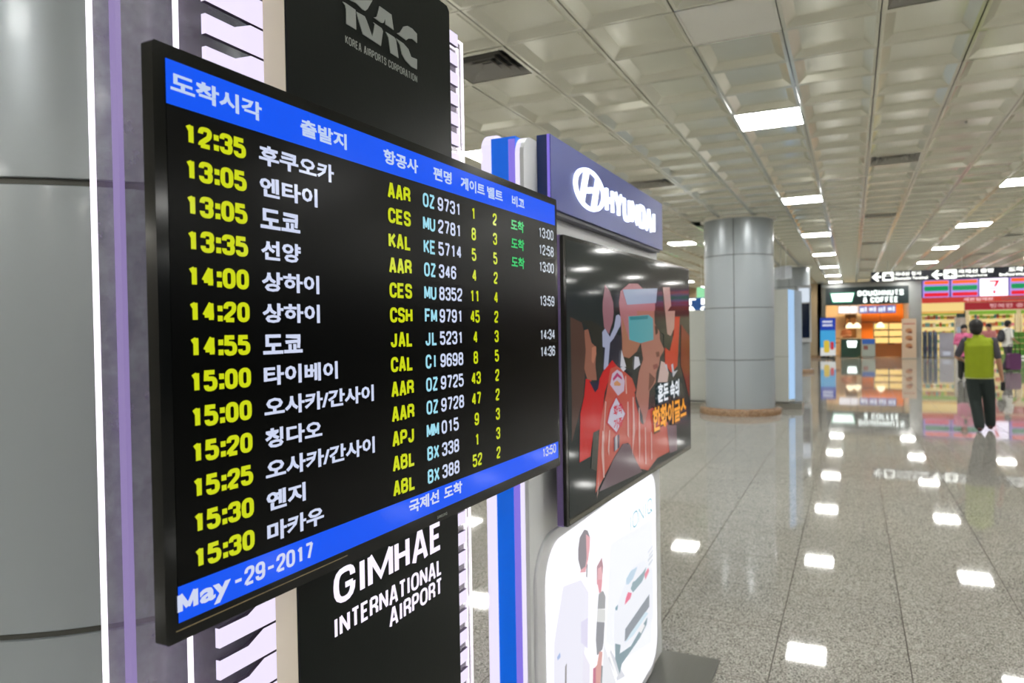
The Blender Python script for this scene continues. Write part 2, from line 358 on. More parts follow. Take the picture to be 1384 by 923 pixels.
POSTER_ART=[
((238,240,248),[(0.539,1.063),(1.065,1.015),(1.059,0.902),(1.026,0.562),(0.691,0.644),(0.481,0.78)]),
((88,78,88),[(0.253,1.129),(0.267,1.156),(0.305,1.168),(0.333,1.158),(0.353,1.133),(0.345,1.107),(0.32,1.079),(0.305,1.058),(0.273,1.062),(0.252,1.099)]),
((214,130,140),[(0.318,1.152),(0.353,1.133),(0.348,1.103),(0.334,1.075),(0.309,1.047),(0.264,1.06),(0.273,1.065),(0.31,1.063),(0.32,1.082)]),
((70,64,72),[(0.321,1.066),(0.329,1.064),(0.323,1.026),(0.314,1.033)]),
((226,224,242),[(0.069,0.945),(0.136,1.064),(0.272,1.038),(0.335,0.98),(0.321,0.864),(0.291,0.831),(0.266,0.49),(0.047,0.49)]),
((205,200,232),[(0.267,0.922),(0.325,0.913),(0.319,0.826),(0.265,0.867)]),
((222,218,236),[(0.282,0.835),(0.336,0.774),(0.312,0.49),(0.231,0.49)]),
((150,92,104),[(0.407,1.033),(0.455,1.046),(0.467,1.015),(0.457,0.984),(0.446,0.968),(0.405,0.981)]),
((216,140,150),[(0.417,1.024),(0.448,1.021),(0.46,0.99),(0.446,0.968),(0.41,0.98)]),
((210,110,125),[(0.405,0.995),(0.457,0.979),(0.445,0.946),(0.424,0.949)]),
((118,120,124),[(0.419,0.948),(0.461,0.945),(0.485,0.919),(0.48,0.883),(0.407,0.909)]),
((196,198,196),[(0.407,0.909),(0.48,0.881),(0.479,0.844),(0.398,0.874)]),
((96,98,108),[(0.398,0.874),(0.473,0.845),(0.46,0.789),(0.448,0.773),(0.396,0.775),(0.388,0.824)]),
((196,120,110),[(0.417,0.779),(0.448,0.766),(0.435,0.718),(0.37,0.49),(0.331,0.49),(0.37,0.75),(0.395,0.749)]),
((70,82,90),[(0.436,0.731),(0.457,0.716),(0.455,0.686),(0.39,0.49)]),
((170,60,90),[(0.36,0.754),(0.385,0.747),(0.383,0.708),(0.331,0.49)]),
((96,90,90),[(0.14,0.853),(0.152,0.859),(0.131,0.49),(0.115,0.49)]),
((120,150,210),[(0.086,0.901),(0.106,0.905),(0.109,0.892),(0.09,0.891)]),
((222,224,232),[(0.46,0.789),(0.66,0.49),(0.4,0.49)]),
((196,200,210),[(0.525,0.742),(0.676,0.591),(0.589,0.615),(0.501,0.724)]),
((250,250,252),[(0.465,0.793),(0.487,0.778),(0.596,0.63),(0.58,0.627)]),
((228,232,242),[(0.703,0.899),(0.784,0.918),(0.93,0.898),(0.991,0.856),(1.055,0.819),(1.055,0.643),(0.949,0.638),(0.642,0.687),(0.558,0.721),(0.564,0.839)]),
((160,190,215),[(0.703,0.902),(0.757,0.912),(0.84,0.901),(0.782,0.877),(0.728,0.876),(0.702,0.884)]),
((96,128,140),[(0.768,0.863),(0.898,0.86),(0.959,0.863),(0.927,0.839),(0.896,0.83),(0.78,0.831),(0.754,0.853),(0.782,0.867)]),
((215,90,115),[(0.93,0.846),(0.983,0.854),(0.998,0.837),(0.942,0.822)]),
((220,60,100),[(0.72,0.853),(0.767,0.834),(0.746,0.822),(0.68,0.824),(0.693,0.84)]),
((90,100,112),[(0.683,0.744),(0.994,0.753),(0.992,0.708),(0.72,0.7),(0.674,0.706)]),
((186,214,228),[(0.74,0.707),(0.936,0.709),(0.975,0.689),(0.774,0.686),(0.674,0.701)]),
((80,110,122),[(0.617,0.69),(0.745,0.663),(0.966,0.68),(0.95,0.658),(0.858,0.645),(0.64,0.647),(0.614,0.626),(0.569,0.695),(0.571,0.741),(0.63,0.713)]),
((226,226,228),[(0.83,0.685),(0.904,0.681),(0.926,0.662),(0.873,0.655)]),
((60,110,130),[(0.576,0.852),(0.606,0.852),(0.599,0.837),(0.581,0.841)]),
((190,196,206),[(0.976,0.885),(1.058,0.886),(1.058,0.877),(0.976,0.875)]),
((190,196,206),[(0.983,0.866),(1.057,0.869),(1.057,0.861),(0.991,0.856)]),
((200,204,214),[(0.993,0.896),(1.059,0.902),(1.059,0.894),(0.992,0.888)]),
((205,208,218),[(0.978,0.913),(1.06,0.919),(1.059,0.911),(0.977,0.905)]),
]
LOGO_K=[
([(0.135,2.26),(0.142,2.261),(0.169,2.26),(0.17,2.228),(0.144,2.228),(0.144,2.252),(0.142,2.257)]),
([(0.171,2.258),(0.194,2.259),(0.199,2.254),(0.214,2.233),(0.218,2.242),(0.222,2.256),(0.218,2.258),(0.242,2.257),(0.246,2.253),(0.239,2.225),(0.188,2.227),(0.179,2.242)]),
([(0.154,2.27),(0.217,2.295),(0.202,2.274),(0.196,2.269),(0.188,2.268),(0.175,2.271),(0.17,2.272)]),
([(0.22,2.267),(0.228,2.271),(0.237,2.293),(0.273,2.292),(0.279,2.267),(0.254,2.268),(0.253,2.277),(0.248,2.268),(0.241,2.266)]),
([(0.254,2.255),(0.28,2.255),(0.286,2.252),(0.293,2.222),(0.268,2.223),(0.262,2.248)]),
([(0.289,2.265),(0.299,2.27),(0.311,2.285),(0.324,2.291),(0.34,2.292),(0.356,2.288),(0.356,2.271),(0.34,2.273),(0.327,2.269),(0.319,2.263)]),
([(0.286,2.255),(0.31,2.254),(0.326,2.249),(0.335,2.238),(0.355,2.24),(0.354,2.221),(0.335,2.22),(0.316,2.225),(0.304,2.233),(0.298,2.248)]),
]

# ---------------------------------------------------------------- hall shell
CEIL = 3.80
XW0, XW1, YW0, YW1 = -14.07, 15.07, -8.30, 40.24
SHOP_Y1 = 45.6
M_granite = granite('granite_tile', (62, 60, 56), (163, 160, 152), (206, 203, 194), 200, .035)
M_brown_granite = granite('brown_granite', (92, 66, 44), (140, 108, 78), (186, 156, 124), 120, .15)
M_grout = paint((112, 106, 98), .8)
M_ceil = paint((224, 223, 207), .16, metal=.55)
M_ceil2 = paint((240, 239, 228), .4)
M_dark = paint((18, 20, 20), .45)
M_light = mat('light_diffuser', (255, 254, 250), rough=.5, emis=LIGHT_L)
M_alu = paint((178, 178, 170), .35, metal=.5)

floor = struct(MB().box(XW0, XW1, YW0, SHOP_Y1, -.20, -.012).build('floor', M_grout))
TX, TY, TX0, TY0 = .637, .665, -.385, 5.0       # tile pitch and one joint crossing
def view(p):
    d = Vector(p)-Vector((0, 0, EYE)); z = d.dot(CF)
    return None if z < .1 else (692+FPX*d.dot(CR)/z, 461.5-FPX*d.dot(CU)/z, z)
def tile_mb(mb, x0, x1, y0, y1):
    g = .0015; c = .0015
    x0 += g; x1 -= g; y0 += g; y1 -= g
    mb.add([(x0,y0,-.012),(x1,y0,-.012),(x1,y1,-.012),(x0,y1,-.012),(x0,y0,-c),(x1,y0,-c),(x1,y1,-c),(x0,y1,-c),
            (x0+c,y0+c,0),(x1-c,y0+c,0),(x1-c,y1-c,0),(x0+c,y1-c,0)],
           [(8,9,10,11)]); mb.add(mb.v[-12:],
           [(4+i, 4+(i+1)%4, 8+(i+1)%4, 8+i) for i in range(4)]+[(i, (i+1)%4, 4+(i+1)%4, 4+i) for i in range(4)], 1)
cells = []
for i in range(-22, 25):
    for j in range(-20, 62):
        x0 = TX0+TX*i; y0 = TY0+TY*j
        if x0 < XW0-.3 or x0+TX > XW1+.3 or y0 < YW0-.2 or y0+TY > SHOP_Y1: continue
        v = view((x0+TX/2, y0+TY/2, 0)); a = 0
        if v and -20 < v[0] < 1404 and v[1] < 960: a = 1/v[2]**3
        cells.append((a, x0, y0))
cells.sort(reverse=True)
tm = MB(); tile_mb(tm, -TX/2, TX/2, -TY/2, TY/2); tile_me = tm.mesh('tile', [M_granite, M_grout])
rest = MB()
for k, (a, x0, y0) in enumerate(cells):
    if k < 300 and a > 0: link('tile', tile_me, floor, (x0+TX/2, y0+TY/2, 0))
    else: tile_mb(rest, x0, x0+TX, y0, y0+TY)
tag(rest.build('tile_field', [M_granite, M_grout], floor), kind='stuff')

ceiling = struct(MB().box(XW0, XW1, YW0, YW1, CEIL+.09, CEIL+.25).build('ceiling', M_dark))
PX, PY, PX0, PY0 = .62, .656, .19, 7.44
def pan_mb(mb, cx, cy):
    g = .0045; hx = PX/2-g; hy = PY/2-g; r = .024; s = .068; h = .044; z = 0
    def ring(ex, ey, z): return [(cx-ex, cy-ey, z), (cx-ex, cy+ey, z), (cx+ex, cy+ey, z), (cx+ex, cy-ey, z)]
    vs = ring(hx, hy, .02)+ring(hx, hy, 0)+ring(hx-r, hy-r, 0)+ring(hx-r-s, hy-r-s, h)
    fs = [tuple(4*k+t for t in (i, (i+1)%4))+tuple(4*(k+1)+t for t in ((i+1)%4, i)) for k in range(3) for i in range(4)]
    mb.add(vs, fs+[(12, 13, 14, 15)])
def mod(a, n): return a % n
COLS = [(-2.03, 1.52), (-2.04, 15.0), (-2.04, 28.4)]
pans = []; spots_l = []; spots_v = []
for i in range(-23, 24):
    for j in range(-24, 50):
        cx = PX0+PX*(i+.5); cy = PY0+PY*(j+.5)
        if any(math.hypot(cx-a, cy-b) < .62 for a, b in COLS): continue
        if mod(i, 5) == 3 and mod(j, 8) == 0: spots_l.append((i, j, cx, cy)); continue
        v0 = view((cx, cy, CEIL))
        if mod(i, 5) == 0 and mod(j, 8) == 4 and v0 and -20 < v0[0] < 1404 and v0[1] > -60: spots_v.append((i, j, cx, cy)); continue
        if (i, j) == (-2, -4): continue
        v = view((cx, cy, CEIL)); a = 0
        if v and 560 < v[0] < 1400 and v[1] > -30: a = 1/v[2]**3
        pans.append((a, cx, cy))
pans.sort(reverse=True)
pm = MB(); pan_mb(pm, 0, 0); pan_me = pm.mesh('ceiling_panel', M_ceil)
rest = MB()
for k, (a, cx, cy) in enumerate(pans):
    if k < 300 and a > 0: link('ceiling_panel', pan_me, ceiling, (cx, cy, CEIL))
    else: pan_mb(rest, cx, cy)
tag(rest.build('ceiling_panel_field', M_ceil, ceiling, (0, 0, CEIL)), kind='stuff')
hatch = MB().box(-.29, .29, -.31, .31, 0, .012).box(-.307, .307, -.325, -.312, -.004, .012).box(-.307, .307, .312, .325, -.004, .012).box(-.307, -.292, -.325, .325, -.004, .012).box(.292, .307, -.325, .325, -.004, .012)
hatch.build('access_panel', M_ceil2, ceiling, (PX0+PX*-1.5, PY0+PY*-3.5, CEIL))

# square light panels
fr = MB()
for x0, x1, y0, y1 in ((-.307, .307, -.325, -.312), (-.307, .307, .312, .325), (-.307, -.297, -.312, .312), (.297, .307, -.312, .312)): fr.box(x0, x1, y0, y1, -.004, .03)
fr_me = fr.mesh('frame', M_alu)
df_me = MB().box(-.296, .296, -.311, .311, .0, .02).mesh('diffuser', M_light)
ORD = ['nearest', 'second', 'third', 'fourth', 'fifth', 'sixth', 'seventh', 'eighth', 'ninth', 'tenth']
rown = {-1: 'row above the round columns left side', 0: 'row running beside the round columns', 1: 'row above the walkway to the shops', 2: 'second row right of the round columns'}
for i, j, cx, cy in spots_l:
    n = (i+2)//5; jj = j//8
    if 5.2 < cy < 5.3: continue
    vv = view((cx, cy, CEIL))
    if n in (-3, -2, -1, 0, 1, 2) and cy > 5 and vv and -20 < vv[0] < 1404:
        row = {-3: 'the third row left of the columns', -2: 'the second row left of the columns', 2: 'the second row right of the columns', -1: 'the row left of the columns', 0: 'the row just right of the columns', 1: 'the row above the shoppers'}[n]
        L = 'square ceiling light, %s from the camera in %s' % (ORD[jj], row)
    else: L = 'square white ceiling light panel outside the pictured rows'
    t = thing('ceiling_light', L, 'light', (cx, cy, CEIL), 0, 'square ceiling light panels')
    link('frame', fr_me, t); link('diffuser', df_me, t)
# air diffusers: nested square vanes
vf = MB(); 
for s in (.27, .21, .15, .09):
    o = .035
    for q in range(4):
        a = q*PI/2; ca, sa = math.cos(a), math.sin(a)
        P = [(-s, -s, 0), (s, -s, 0), (s-o, -s+o, .045), (-s+o, -s+o, .045)]
        P2 = [(x, y, z+.004) for x, y, z in P]
        vf.add([(x*ca-y*sa, x*sa+y*ca, z) for x, y, z in P+P2], [(0,3,2,1),(4,5,6,7),(0,1,5,4),(2,3,7,6)])
vane_me = vf.mesh('vane', paint((168, 166, 156), .4))
rim_me = MB().box(-.307,.307,-.325,-.28,-.006,.02).box(-.307,.307,.28,.325,-.006,.02).box(-.307,-.275,-.28,.28,-.006,.02).box(.275,.307,-.28,.28,-.006,.02).mesh('rim', M_ceil)
duct_me = MB().box(-.275, .275, -.28, .28, .05, .06).mesh('duct', M_dark)
for i, j, cx, cy in spots_v:
    jj = (j+4)//8
    if cy < 3: continue
    v = view((cx, cy, CEIL))
    if i == 0 and jj <= 5: L = 'square grey air vent in the ceiling, %s along the channel right of the lights' % ORD[jj]
    elif i == -5 and jj <= 5: L = 'square grey air vent in the ceiling, %s along the channel above the sign totems' % ORD[jj]
    else: L = 'square grey air vent, %s from the camera in %s' % (ORD[jj], {5: 'the second channel right of the columns', 10: 'the third channel right of the columns', -10: 'the second channel left of the totems', -15: 'the third channel left of the totems', -20: 'the fourth channel left of the totems'}.get(i, 'the channel above the totems' if i < 0 else 'the channel right of the lights'))
    t = thing('ceiling_vent', L, 'vent', (cx, cy, CEIL), 0, 'square ceiling vents')
    link('rim', rim_me, t); link('vane', vane_me, t); link('duct', duct_me, t)
for k, (sx, sy) in enumerate(((-.72, 6.1), (-2.2, 9.9), (1.1, 9.0))):
    tag(MB().lathe([(.0, -.035), (.012, -.035), (.014, -.01), (.035, -.004), (.035, 0)], 12).build('sprinkler', M_alu, None, (sx, sy, CEIL+.055)),
        'small round sprinkler head in the ceiling, %s' % ('nearest the camera', 'left of the columns line', 'right of the vent channel')[k], 'sprinkler')

# walls
M_beige = mat('beige_wall_panel', (158, 136, 104), rough=.45, vary=.12, vscale=1.2, stretch=(6, 6, .4))
M_white_wall = paint((196, 192, 182), .6)
struct(MB().box(XW0, -1.42, YW1, YW1+.2, 0, CEIL+.1).build('wall_back', M_beige))
struct(MB().box(XW0-.2, XW0, YW0, SHOP_Y1, 0, CEIL+.1).build('wall_left', M_white_wall))
struct(MB().box(XW1, XW1+.2, YW0, SHOP_Y1, 0, CEIL+.1).build('wall_right', paint((38, 42, 46), .25)))  # out of view; made dark to keep the screens' reflections black
struct(MB().box(XW0, XW1, YW0-.2, YW0, 0, CEIL+.1).build('wall_front', M_white_wall))
struct(MB().box(XW0, -1.42, YW1-.03, YW1, 0, .15).build('baseboard_back', M_brown_granite))

# round columns with curved panels
M_col = mat('column_panel_grey', (168, 176, 181), rough=.3, metal=.2, vary=.02, vscale=1., coat=.12)
M_seam = paint((92, 92, 86), .5, metal=.3)
R_COL = .66
def column(cx, cy, label):
    c = struct(MB().lathe([(R_COL-.012, 0), (R_COL-.012, CEIL+.08)], 64).build('column', M_seam, None, (cx, cy, 0)), label)
    for z0, z1 in ((.115, 1.06), (1.075, 2.065), (2.08, 3.08), (3.095, CEIL+.05)):
        for q in range(4):
            g = .006/R_COL; a0 = q*PI/2+g; a1 = (q+1)*PI/2-g
            mb = MB()
            for pr in ([(R_COL-.012, z0), (R_COL-.002, z0)], [(R_COL-.002, z0), (R_COL, z0+.002)], [(R_COL, z0+.002), (R_COL, z1-.002)], [(R_COL, z1-.002), (R_COL-.002, z1)], [(R_COL-.002, z1), (R_COL-.012, z1)]):
                mb.lathe(pr, 18, 0, 0, a0, a1)
            mb.build('panel', M_col, c)
    MB().lathe([(R_COL-.01, CEIL-.012), (R_COL+.055, CEIL-.012), (R_COL+.06, CEIL-.004), (R_COL+.06, CEIL+.07)], 64).build('collar', M_ceil2, c)
    MB().lathe([(R_COL-.02, .13), (R_COL+.10, .13), (R_COL+.125, .105), (R_COL+.125, 0)], 64).build('plinth', M_brown_granite, c)
column(*COLS[0], 'large round grey metal clad column beside the arrivals board')
column(*COLS[1], 'round grey metal clad column standing in front of the white kiosks')
column(*COLS[2], 'farthest round grey column carrying a dark screen')

# ---------------------------------------------------------------- airport sign pylon (nearest)
S1 = 1.16
def zs(z, S): return EYE+(z-EYE)*S
M_black = mat('black_panel', (17, 23, 21), rough=.3, spec=.12, vary=.15, vscale=6, bump=.05, bscale=120)
M_cream = paint((232, 223, 198), .45)
M_slat = mat('backlit_slat', (240, 230, 255), rough=.4, emis=1.0)
M_edge = mat('lit_acrylic_edge', (252, 244, 255), rough=.3, emis=1.6)
def acrylic(name, col, a, vscale):
    m = mat(name, col, rough=.12, alpha=a, vary=.15, vscale=vscale)
    nt = m.node_tree; b = nt.nodes['Principled BSDF']
    tc = nt.nodes.new('ShaderNodeTexCoord'); n = nt.nodes.new('ShaderNodeTexNoise'); n.inputs['Scale'].default_value = 9; n.inputs['Detail'].default_value = 9; n.inputs['Roughness'].default_value = .75
    nt.links.new(tc.outputs['Object'], n.inputs['Vector'])
    mr = nt.nodes.new('ShaderNodeMapRange'); mr.inputs[1].default_value = .35; mr.inputs[2].default_value = .75; mr.inputs[3].default_value = a*.6; mr.inputs[4].default_value = min(1, a*1.7)
    nt.links.new(n.outputs['Fac'], mr.inputs[0]); nt.links.new(mr.outputs[0], b.inputs['Alpha'])
    return m
M_acr = acrylic('dusty_clear_acrylic', (178, 168, 196), .33, 30)
M_band = mat('frosted_strip', (178, 156, 220), rough=.4, alpha=.8, emis=.62)
py_ = thing('sign_pylon', 'tall black and lit white airport name pylon behind the arrivals board', 'sign', (-.74*S1, .815*S1, 0), PI/2)
W = .485*S1; ZT = zs(2.39, S1)
MB().prism([(.006*S1, 0), (W, 0), (W, ZT-.012), (W-.012, ZT), (.006*S1, ZT)], .002, .0425*S1).build('panel_box', M_cream, py_)
MB().prism([(.006*S1+.001, 0), (W-.004, 0), (W-.004, ZT-.014), (W-.014, ZT-.004), (.006*S1+.001, ZT-.004)], -.002, .004).build('face_panel', M_black, py_)
MB().box(.05, W-.05, .0425*S1, .0535*S1, 0, ZT-.05).build('spacer', M_alu, py_)
ph = .0444*S1
us0, us1 = (.725-.815)*S1, (1.43-.815)*S1; nd = .0145*S1
m_ = MB().prism([(0, .0030), (us1-us0, .0030), (us1-us0, ph-nd), (us1-us0-.052*S1, ph-nd), (us1-us0-.082*S1, ph-.001), (.082*S1, ph-.001), (.052*S1, ph-nd), (0, ph-nd)], 0, .009)
m_.mi = [0, 1, 1, 0, 1, 1, 1, 1, 1, 0]
slat_me = m_.mesh('slat', [M_slat, paint((96, 84, 108), .5)])
z = zs(2.181, S1)-ph*48
while z < zs(2.40, S1): link('slat', slat_me, py_, (us0, .0535*S1, z)); z += ph
def sheet_part(name, u0, u1, X, z1, ew=.0045):
    y = -(X+.74)*S1; u0 = (u0-.815)*S1; u1 = (u1-.815)*S1; z1 = zs(z1, S1)
    sh = MB().box(u0+ew, u1-ew, y, y+.004, 0, z1-ew).build(name, M_acr, py_)
    MB().box(u0, u0+ew, y-.001, y+.007, 0, z1).box(u1-ew, u1, y-.001, y+.007, 0, z1).box(u0+ew, u1-ew, y-.001, y+.007, z1-ew, z1).build('lit_edge', M_edge, sh)
sheet_part('clear_sheet', .701, 1.483, -.822, 2.38)
sheet_part('clear_sheet', .597, 1.555, -.85, 2.424)
MB().box(-.1935*S1, -.186*S1, .095*S1, .107*S1, 0, zs(2.42, S1)).build('frosted_strip', M_band, py_)
MB().box(-.225*S1, .735*S1, .0, .22, 0, .02).build('base_plate', M_alu, py_)
M_let = mat('grey_vinyl', (150, 156, 152), rough=.4)
mb = MB()
for p in [q[0] if isinstance(q, tuple) else q for q in LOGO_K]: mb.prism([(u*S1, zs(z_, S1)) for u, z_ in p], -.0035, -.0018)
mb.build('emblem', M_let, py_)
caps(py_, 'KOREA AIRPORTS CORPORATION', .141*S1, .355*S1, zs(2.196, S1), zs(2.2095, S1), -.0028, M_let, .17, .15)
M_white = flat((246, 236, 255), 1.1)
caps(py_, 'GIMHAE', .085*S1, .413*S1, zs(1.299, S1), zs(1.355, S1), -.0032, M_white, .22, .16, .001)
caps(py_, 'INTERNATIONAL', .084*S1, .412*S1, zs(1.249, S1), zs(1.281, S1), -.0032, M_white, .19, .15, .001)
caps(py_, 'AIRPORT', .233*S1, .412*S1, zs(1.211, S1), zs(1.243, S1), -.0032, M_white, .19, .15, .001)

# ---------------------------------------------------------------- arrivals monitor
M_bezel = mat('gloss_black_bezel', (14, 16, 16), rough=.12, spec=.3, vary=.1)
M_screen = mat('screen_glass', (5, 6, 6), rough=.22, spec=.12)
C_YEL = flat((206, 218, 16), .97); C_WHT = flat((206, 214, 240)); C_CYN = flat((158, 218, 236)); C_GRN = flat((40, 196, 104)); C_BLU = flat((0, 86, 250), .95)
C_TIM = flat((196, 204, 216)); C_HDR = flat((190, 208, 240))
ax, ay, bx_, by_ = -.641*S1, .507*S1, -.625*S1, 1.588*S1
tz = zs(1.408, S1)
tv = thing('arrivals_monitor', 'large flat arrivals board listing flight times in yellow and white text', 'monitor', (ax, ay, tz), math.atan2(by_-ay, bx_-ax))
def Z1(z): return zs(z, S1)-tz
TW, TH = 1.081*S1, Z1(2.031)
MB().bbox(.0100*S1, TW, 0, .019, 0, TH, .003).build('bezel', M_bezel, tv)
MB().box(.05, TW-.03, .019, .034, .03, TH-.03).box(.25, TW-.25, .03, .06, .12, TH-.16).build('back_housing', M_dark, tv)
MB().box(.42*S1, .66*S1, .06, .106, .2, .55).build('wall_bracket', M_dark, tv)
scr = MB().box(.025*S1, 1.068*S1, -.0006, .002, Z1(1.428), Z1(2.016)).build('screen', M_screen, tv)
MB().box(.025*S1, 1.068*S1, -.0009, -.0004, Z1(1.9695), Z1(2.016)).build('header_bar', C_BLU, scr)
MB().box(.025*S1, 1.068*S1, -.0009, -.0004, Z1(1.428), Z1(1.466)).build('footer_bar', C_BLU, scr)
MB().box(.022*S1, .30*S1, -.0008, .001, Z1(1.4195), Z1(1.4205)).build('lip_highlight', paint((150, 130, 90), .3), tv)  # golden highlight on the bezel lip, painted as a thin line
letters(tv, 'SAMSUNG', .534*S1, .566*S1, Z1(1.4135), Z1(1.4185), -.0008, M_let, .02)
yt = -.0014
def T(s, u0, u1, z0, z1, m, off=.03): letters(scr, s, u0*S1, u1*S1, Z1(z0), Z1(z1), yt, m, off)
for s, u0, u1 in (('도착시각', .030, .157), ('출발지', .223, .315), ('항공사', .401, .494), ('편명', .540, .600), ('게이트', .631, .722), ('벨트', .732, .798), ('비고', .840, .900)):
    T(s, u0, u1, 1.9825, 2.0045, C_HDR, .034)
rows = [('12:35','후쿠오카','AAR','OZ','9731','1','2','도착','13:00'), ('13:05','엔타이','CES','MU','2781','8','3','도착','12:58'),
 ('13:05','도쿄','KAL','KE','5714','5','5','도착','13:00'), ('13:35','선양','AAR','OZ','346','4','2','',''), ('14:00','상하이','CES','MU','8352','11','4','','13:59'),
 ('14:20','상하이','CSH','FM','9791','45','2','',''), ('14:55','도쿄','JAL','JL','5231','4','3','','14:34'), ('15:00','타이베이','CAL','CI','9698','8','5','','14:36'),
 ('15:00','오사카/간사이','AAR','OZ','9725','43','2','',''), ('15:20','칭다오','AAR','OZ','9728','47','2','',''), ('15:25','오사카/간사이','APJ','MM','015','9','3','',''),
 ('15:30','옌지','ABL','BX','338','1','3','',''), ('15:30','마카우','ABL','BX','388','52','2','','')]
h = .0232*S1
def g(s, u, zb, m, w=.0176, pitch=.0197, sv=.0046, sh=.0042): glyphs(scr, s, u*S1, Z1(zb), w*S1, h, pitch*S1, sv*S1, sh*S1, yt, m)
for r, (t, city, al, cc, num, gate, belt, st, tm_) in enumerate(rows):
    zb = 1.9325-r*.03790
    g(t, .0435, zb, C_YEL, .0186, .0199, .0066, .0050)
    n = len(city); T(city, .151, .151+.0338*n-(.022 if '/' in city else 0), zb-.0008, zb+.0232, C_WHT, .034)
    g(al, .4095, zb, C_YEL, .0192, .0208, .0060, .0046)
    g(cc, .526-.0197*len(cc)/2, zb, C_CYN, .0176, .0192, .0050, .0040)
    g(num, .552, zb, C_WHT, .0178, .0200, .0050, .0040)
    g(gate, .677-.0095*len(gate), zb, C_YEL, .0170, .0190, .0050, .0040)
    g(belt, .753, zb, C_YEL, .0170, .0190, .0050, .0040)
    if st: T(st, .833, .896, zb-.0005, zb+.0228, C_GRN, .03)
    if tm_: g(tm_, .972, zb, C_TIM, .0172, .0194, .0044, .0036)
caps(scr, 'M', .0245*S1, .0485*S1, Z1(1.4375), Z1(1.4590), yt, C_WHT, .30, .18); T('ay', .0515, .0945, 1.4315, 1.4535, C_WHT, .035)
glyphs(scr, '-29-2017', .0975*S1, Z1(1.4375), .0155*S1, .0215*S1, .0168*S1, .0050*S1, .0036*S1, yt, C_WHT)
T('국제선', .451, .540, 1.4410, 1.4625, C_WHT, .034); T('도착', .556, .618, 1.4410, 1.4625, C_WHT, .034)
glyphs(scr, '13:50', .975*S1, Z1(1.4430), .0160*S1, .0210*S1, .0178*S1, .0042*S1, .0034*S1, yt, C_TIM)

# ---------------------------------------------------------------- blue and white car maker's totem
S2 = 1.33
M_body = paint((232, 235, 236), .35)
M_blue = mat('blue_core', (0, 104, 222), rough=.3, emis=.5, ecol=(0, 100, 232))  # its own glow stands in for LED light falling on the core
M_signblue = mat('sign_blue', (44, 62, 150), rough=.3, metal=.3, vary=.03)
M_navy = paint((10, 44, 110), .35)
M_finlit = mat('lit_fin_edge', (240, 232, 255), rough=.4, emis=1.0)
M_purple = mat('purple_glow', (140, 120, 235), rough=.4, emis=.9)
to = thing('brand_totem', 'white and blue car maker totem with lit sign, beyond the arrivals board', 'totem', (-.695*S2, 1.56*S2, 0), PI/2)
BW = 1.273*S2
def top_r(x0, x1, z1, r, n=5):
    p = [(x0, 0), (x1, 0)]
    for cx, a in ((x1-r, 0), (x0+r, PI/2)):
        for i in range(n+1): p.append((cx+r*math.cos(a+PI/2*i/n), z1-r+r*math.sin(a+PI/2*i/n)))
    return p
zb1 = zs(2.188, S2)
MB().prism(top_r(0, BW, zb1, .06), 0, .010*S2).build('front_panel', M_body, to)
MB().prism(top_r(.0, BW, zb1, .06), .010*S2, .022*S2).build('lit_edge', M_finlit, to)
MB().prism(top_r(.0, BW, zs(2.204, S2), .06), .086*S2, .112*S2).build('rear_panel', M_finlit, to)
MB().box(.004, BW-.004, .022*S2, .086*S2, 0, zs(2.186, S2)).build('blue_core', M_blue, to)
MB().box(.0025, .0045, .023*S2, .040*S2, 0, zs(2.18, S2)).build('purple_glow_strip', M_purple, to)
MB().bbox(-.12*S2, BW+.03, -.221*S2, .16*S2, 0, .014, .003).build('base_plate', mat('brushed_base', (112, 112, 108), rough=.28, metal=.8, vary=.05, bump=.05, stretch=(1, 40, 1)), to)
sx0, sx1 = .08*S2, 1.222*S2; sz0, sz1 = zs(2.023, S2), zs(2.202, S2)
sg = MB().box(sx0, sx1, -.034*S2, .0, sz0, sz1).build('sign_box', [M_navy], to)
MB().box(sx0+.001, sx1, -.0355*S2, -.034*S2, sz0+.001, sz1).build('sign_face', M_signblue, sg)
MB().box(sx0-.0015, sx0, -.034*S2, -.027*S2, sz0, sz1).build('purple_glow_strip', M_purple, sg)  # purple reflection on the side face, drawn as a glowing strip
MB().box(sx0+.01, sx1-.02, -.028*S2, .0, sz0-.012, sz0).build('lower_ledge', paint((90, 92, 104), .4), sg)
M_glow = mat('lit_letters', (236, 244, 255), rough=.3, emis=1.8)
def sgx(u): return sx0+u*S2
ys = -.0355*S2
mb = MB(); cx, cz = sgx(.284), zs(2.1125, S2); rx, rz = .128*S2, .057*S2; N = 40
for k in range(N):
    a0, a1 = 2*PI*k/N, 2*PI*(k+1)/N
    q = [(cx+rx*f*math.cos(a), cz+rz*f*math.sin(a)) for f, a in ((1, a0), (1, a1), (.84, a1), (.84, a0))]
    mb.prism(q, ys-.008, ys)
def sl(x0, x1, t, zz0, zz1): mb.prism([(cx+(x0)*rx-t*rx, cz+zz0*rz), (cx+x0*rx+t*rx, cz+zz0*rz), (cx+x1*rx+t*rx, cz+zz1*rz), (cx+x1*rx-t*rx, cz+zz1*rz)], ys-.008, ys)
sl(-.55, -.22, .13, -.72, .82); sl(.22, .55, .13, -.82, .72)
mb.prism([(cx-.42*rx, cz-.28*rz), (cx+.0*rx, cz-.16*rz), (cx+.42*rx, cz+.02*rz), (cx+.42*rx, cz+.26*rz), (cx+.0*rx, cz+.14*rz), (cx-.42*rx, cz-.04*rz)], ys-.0078, ys)
mb.build('emblem', M_glow, sg)
caps(sg, 'HYUNDAI', sgx(.425), sgx(1.015), zs(2.071, S2), zs(2.151, S2), ys-.008, M_glow, .23, .20, .008, rnd=.6)
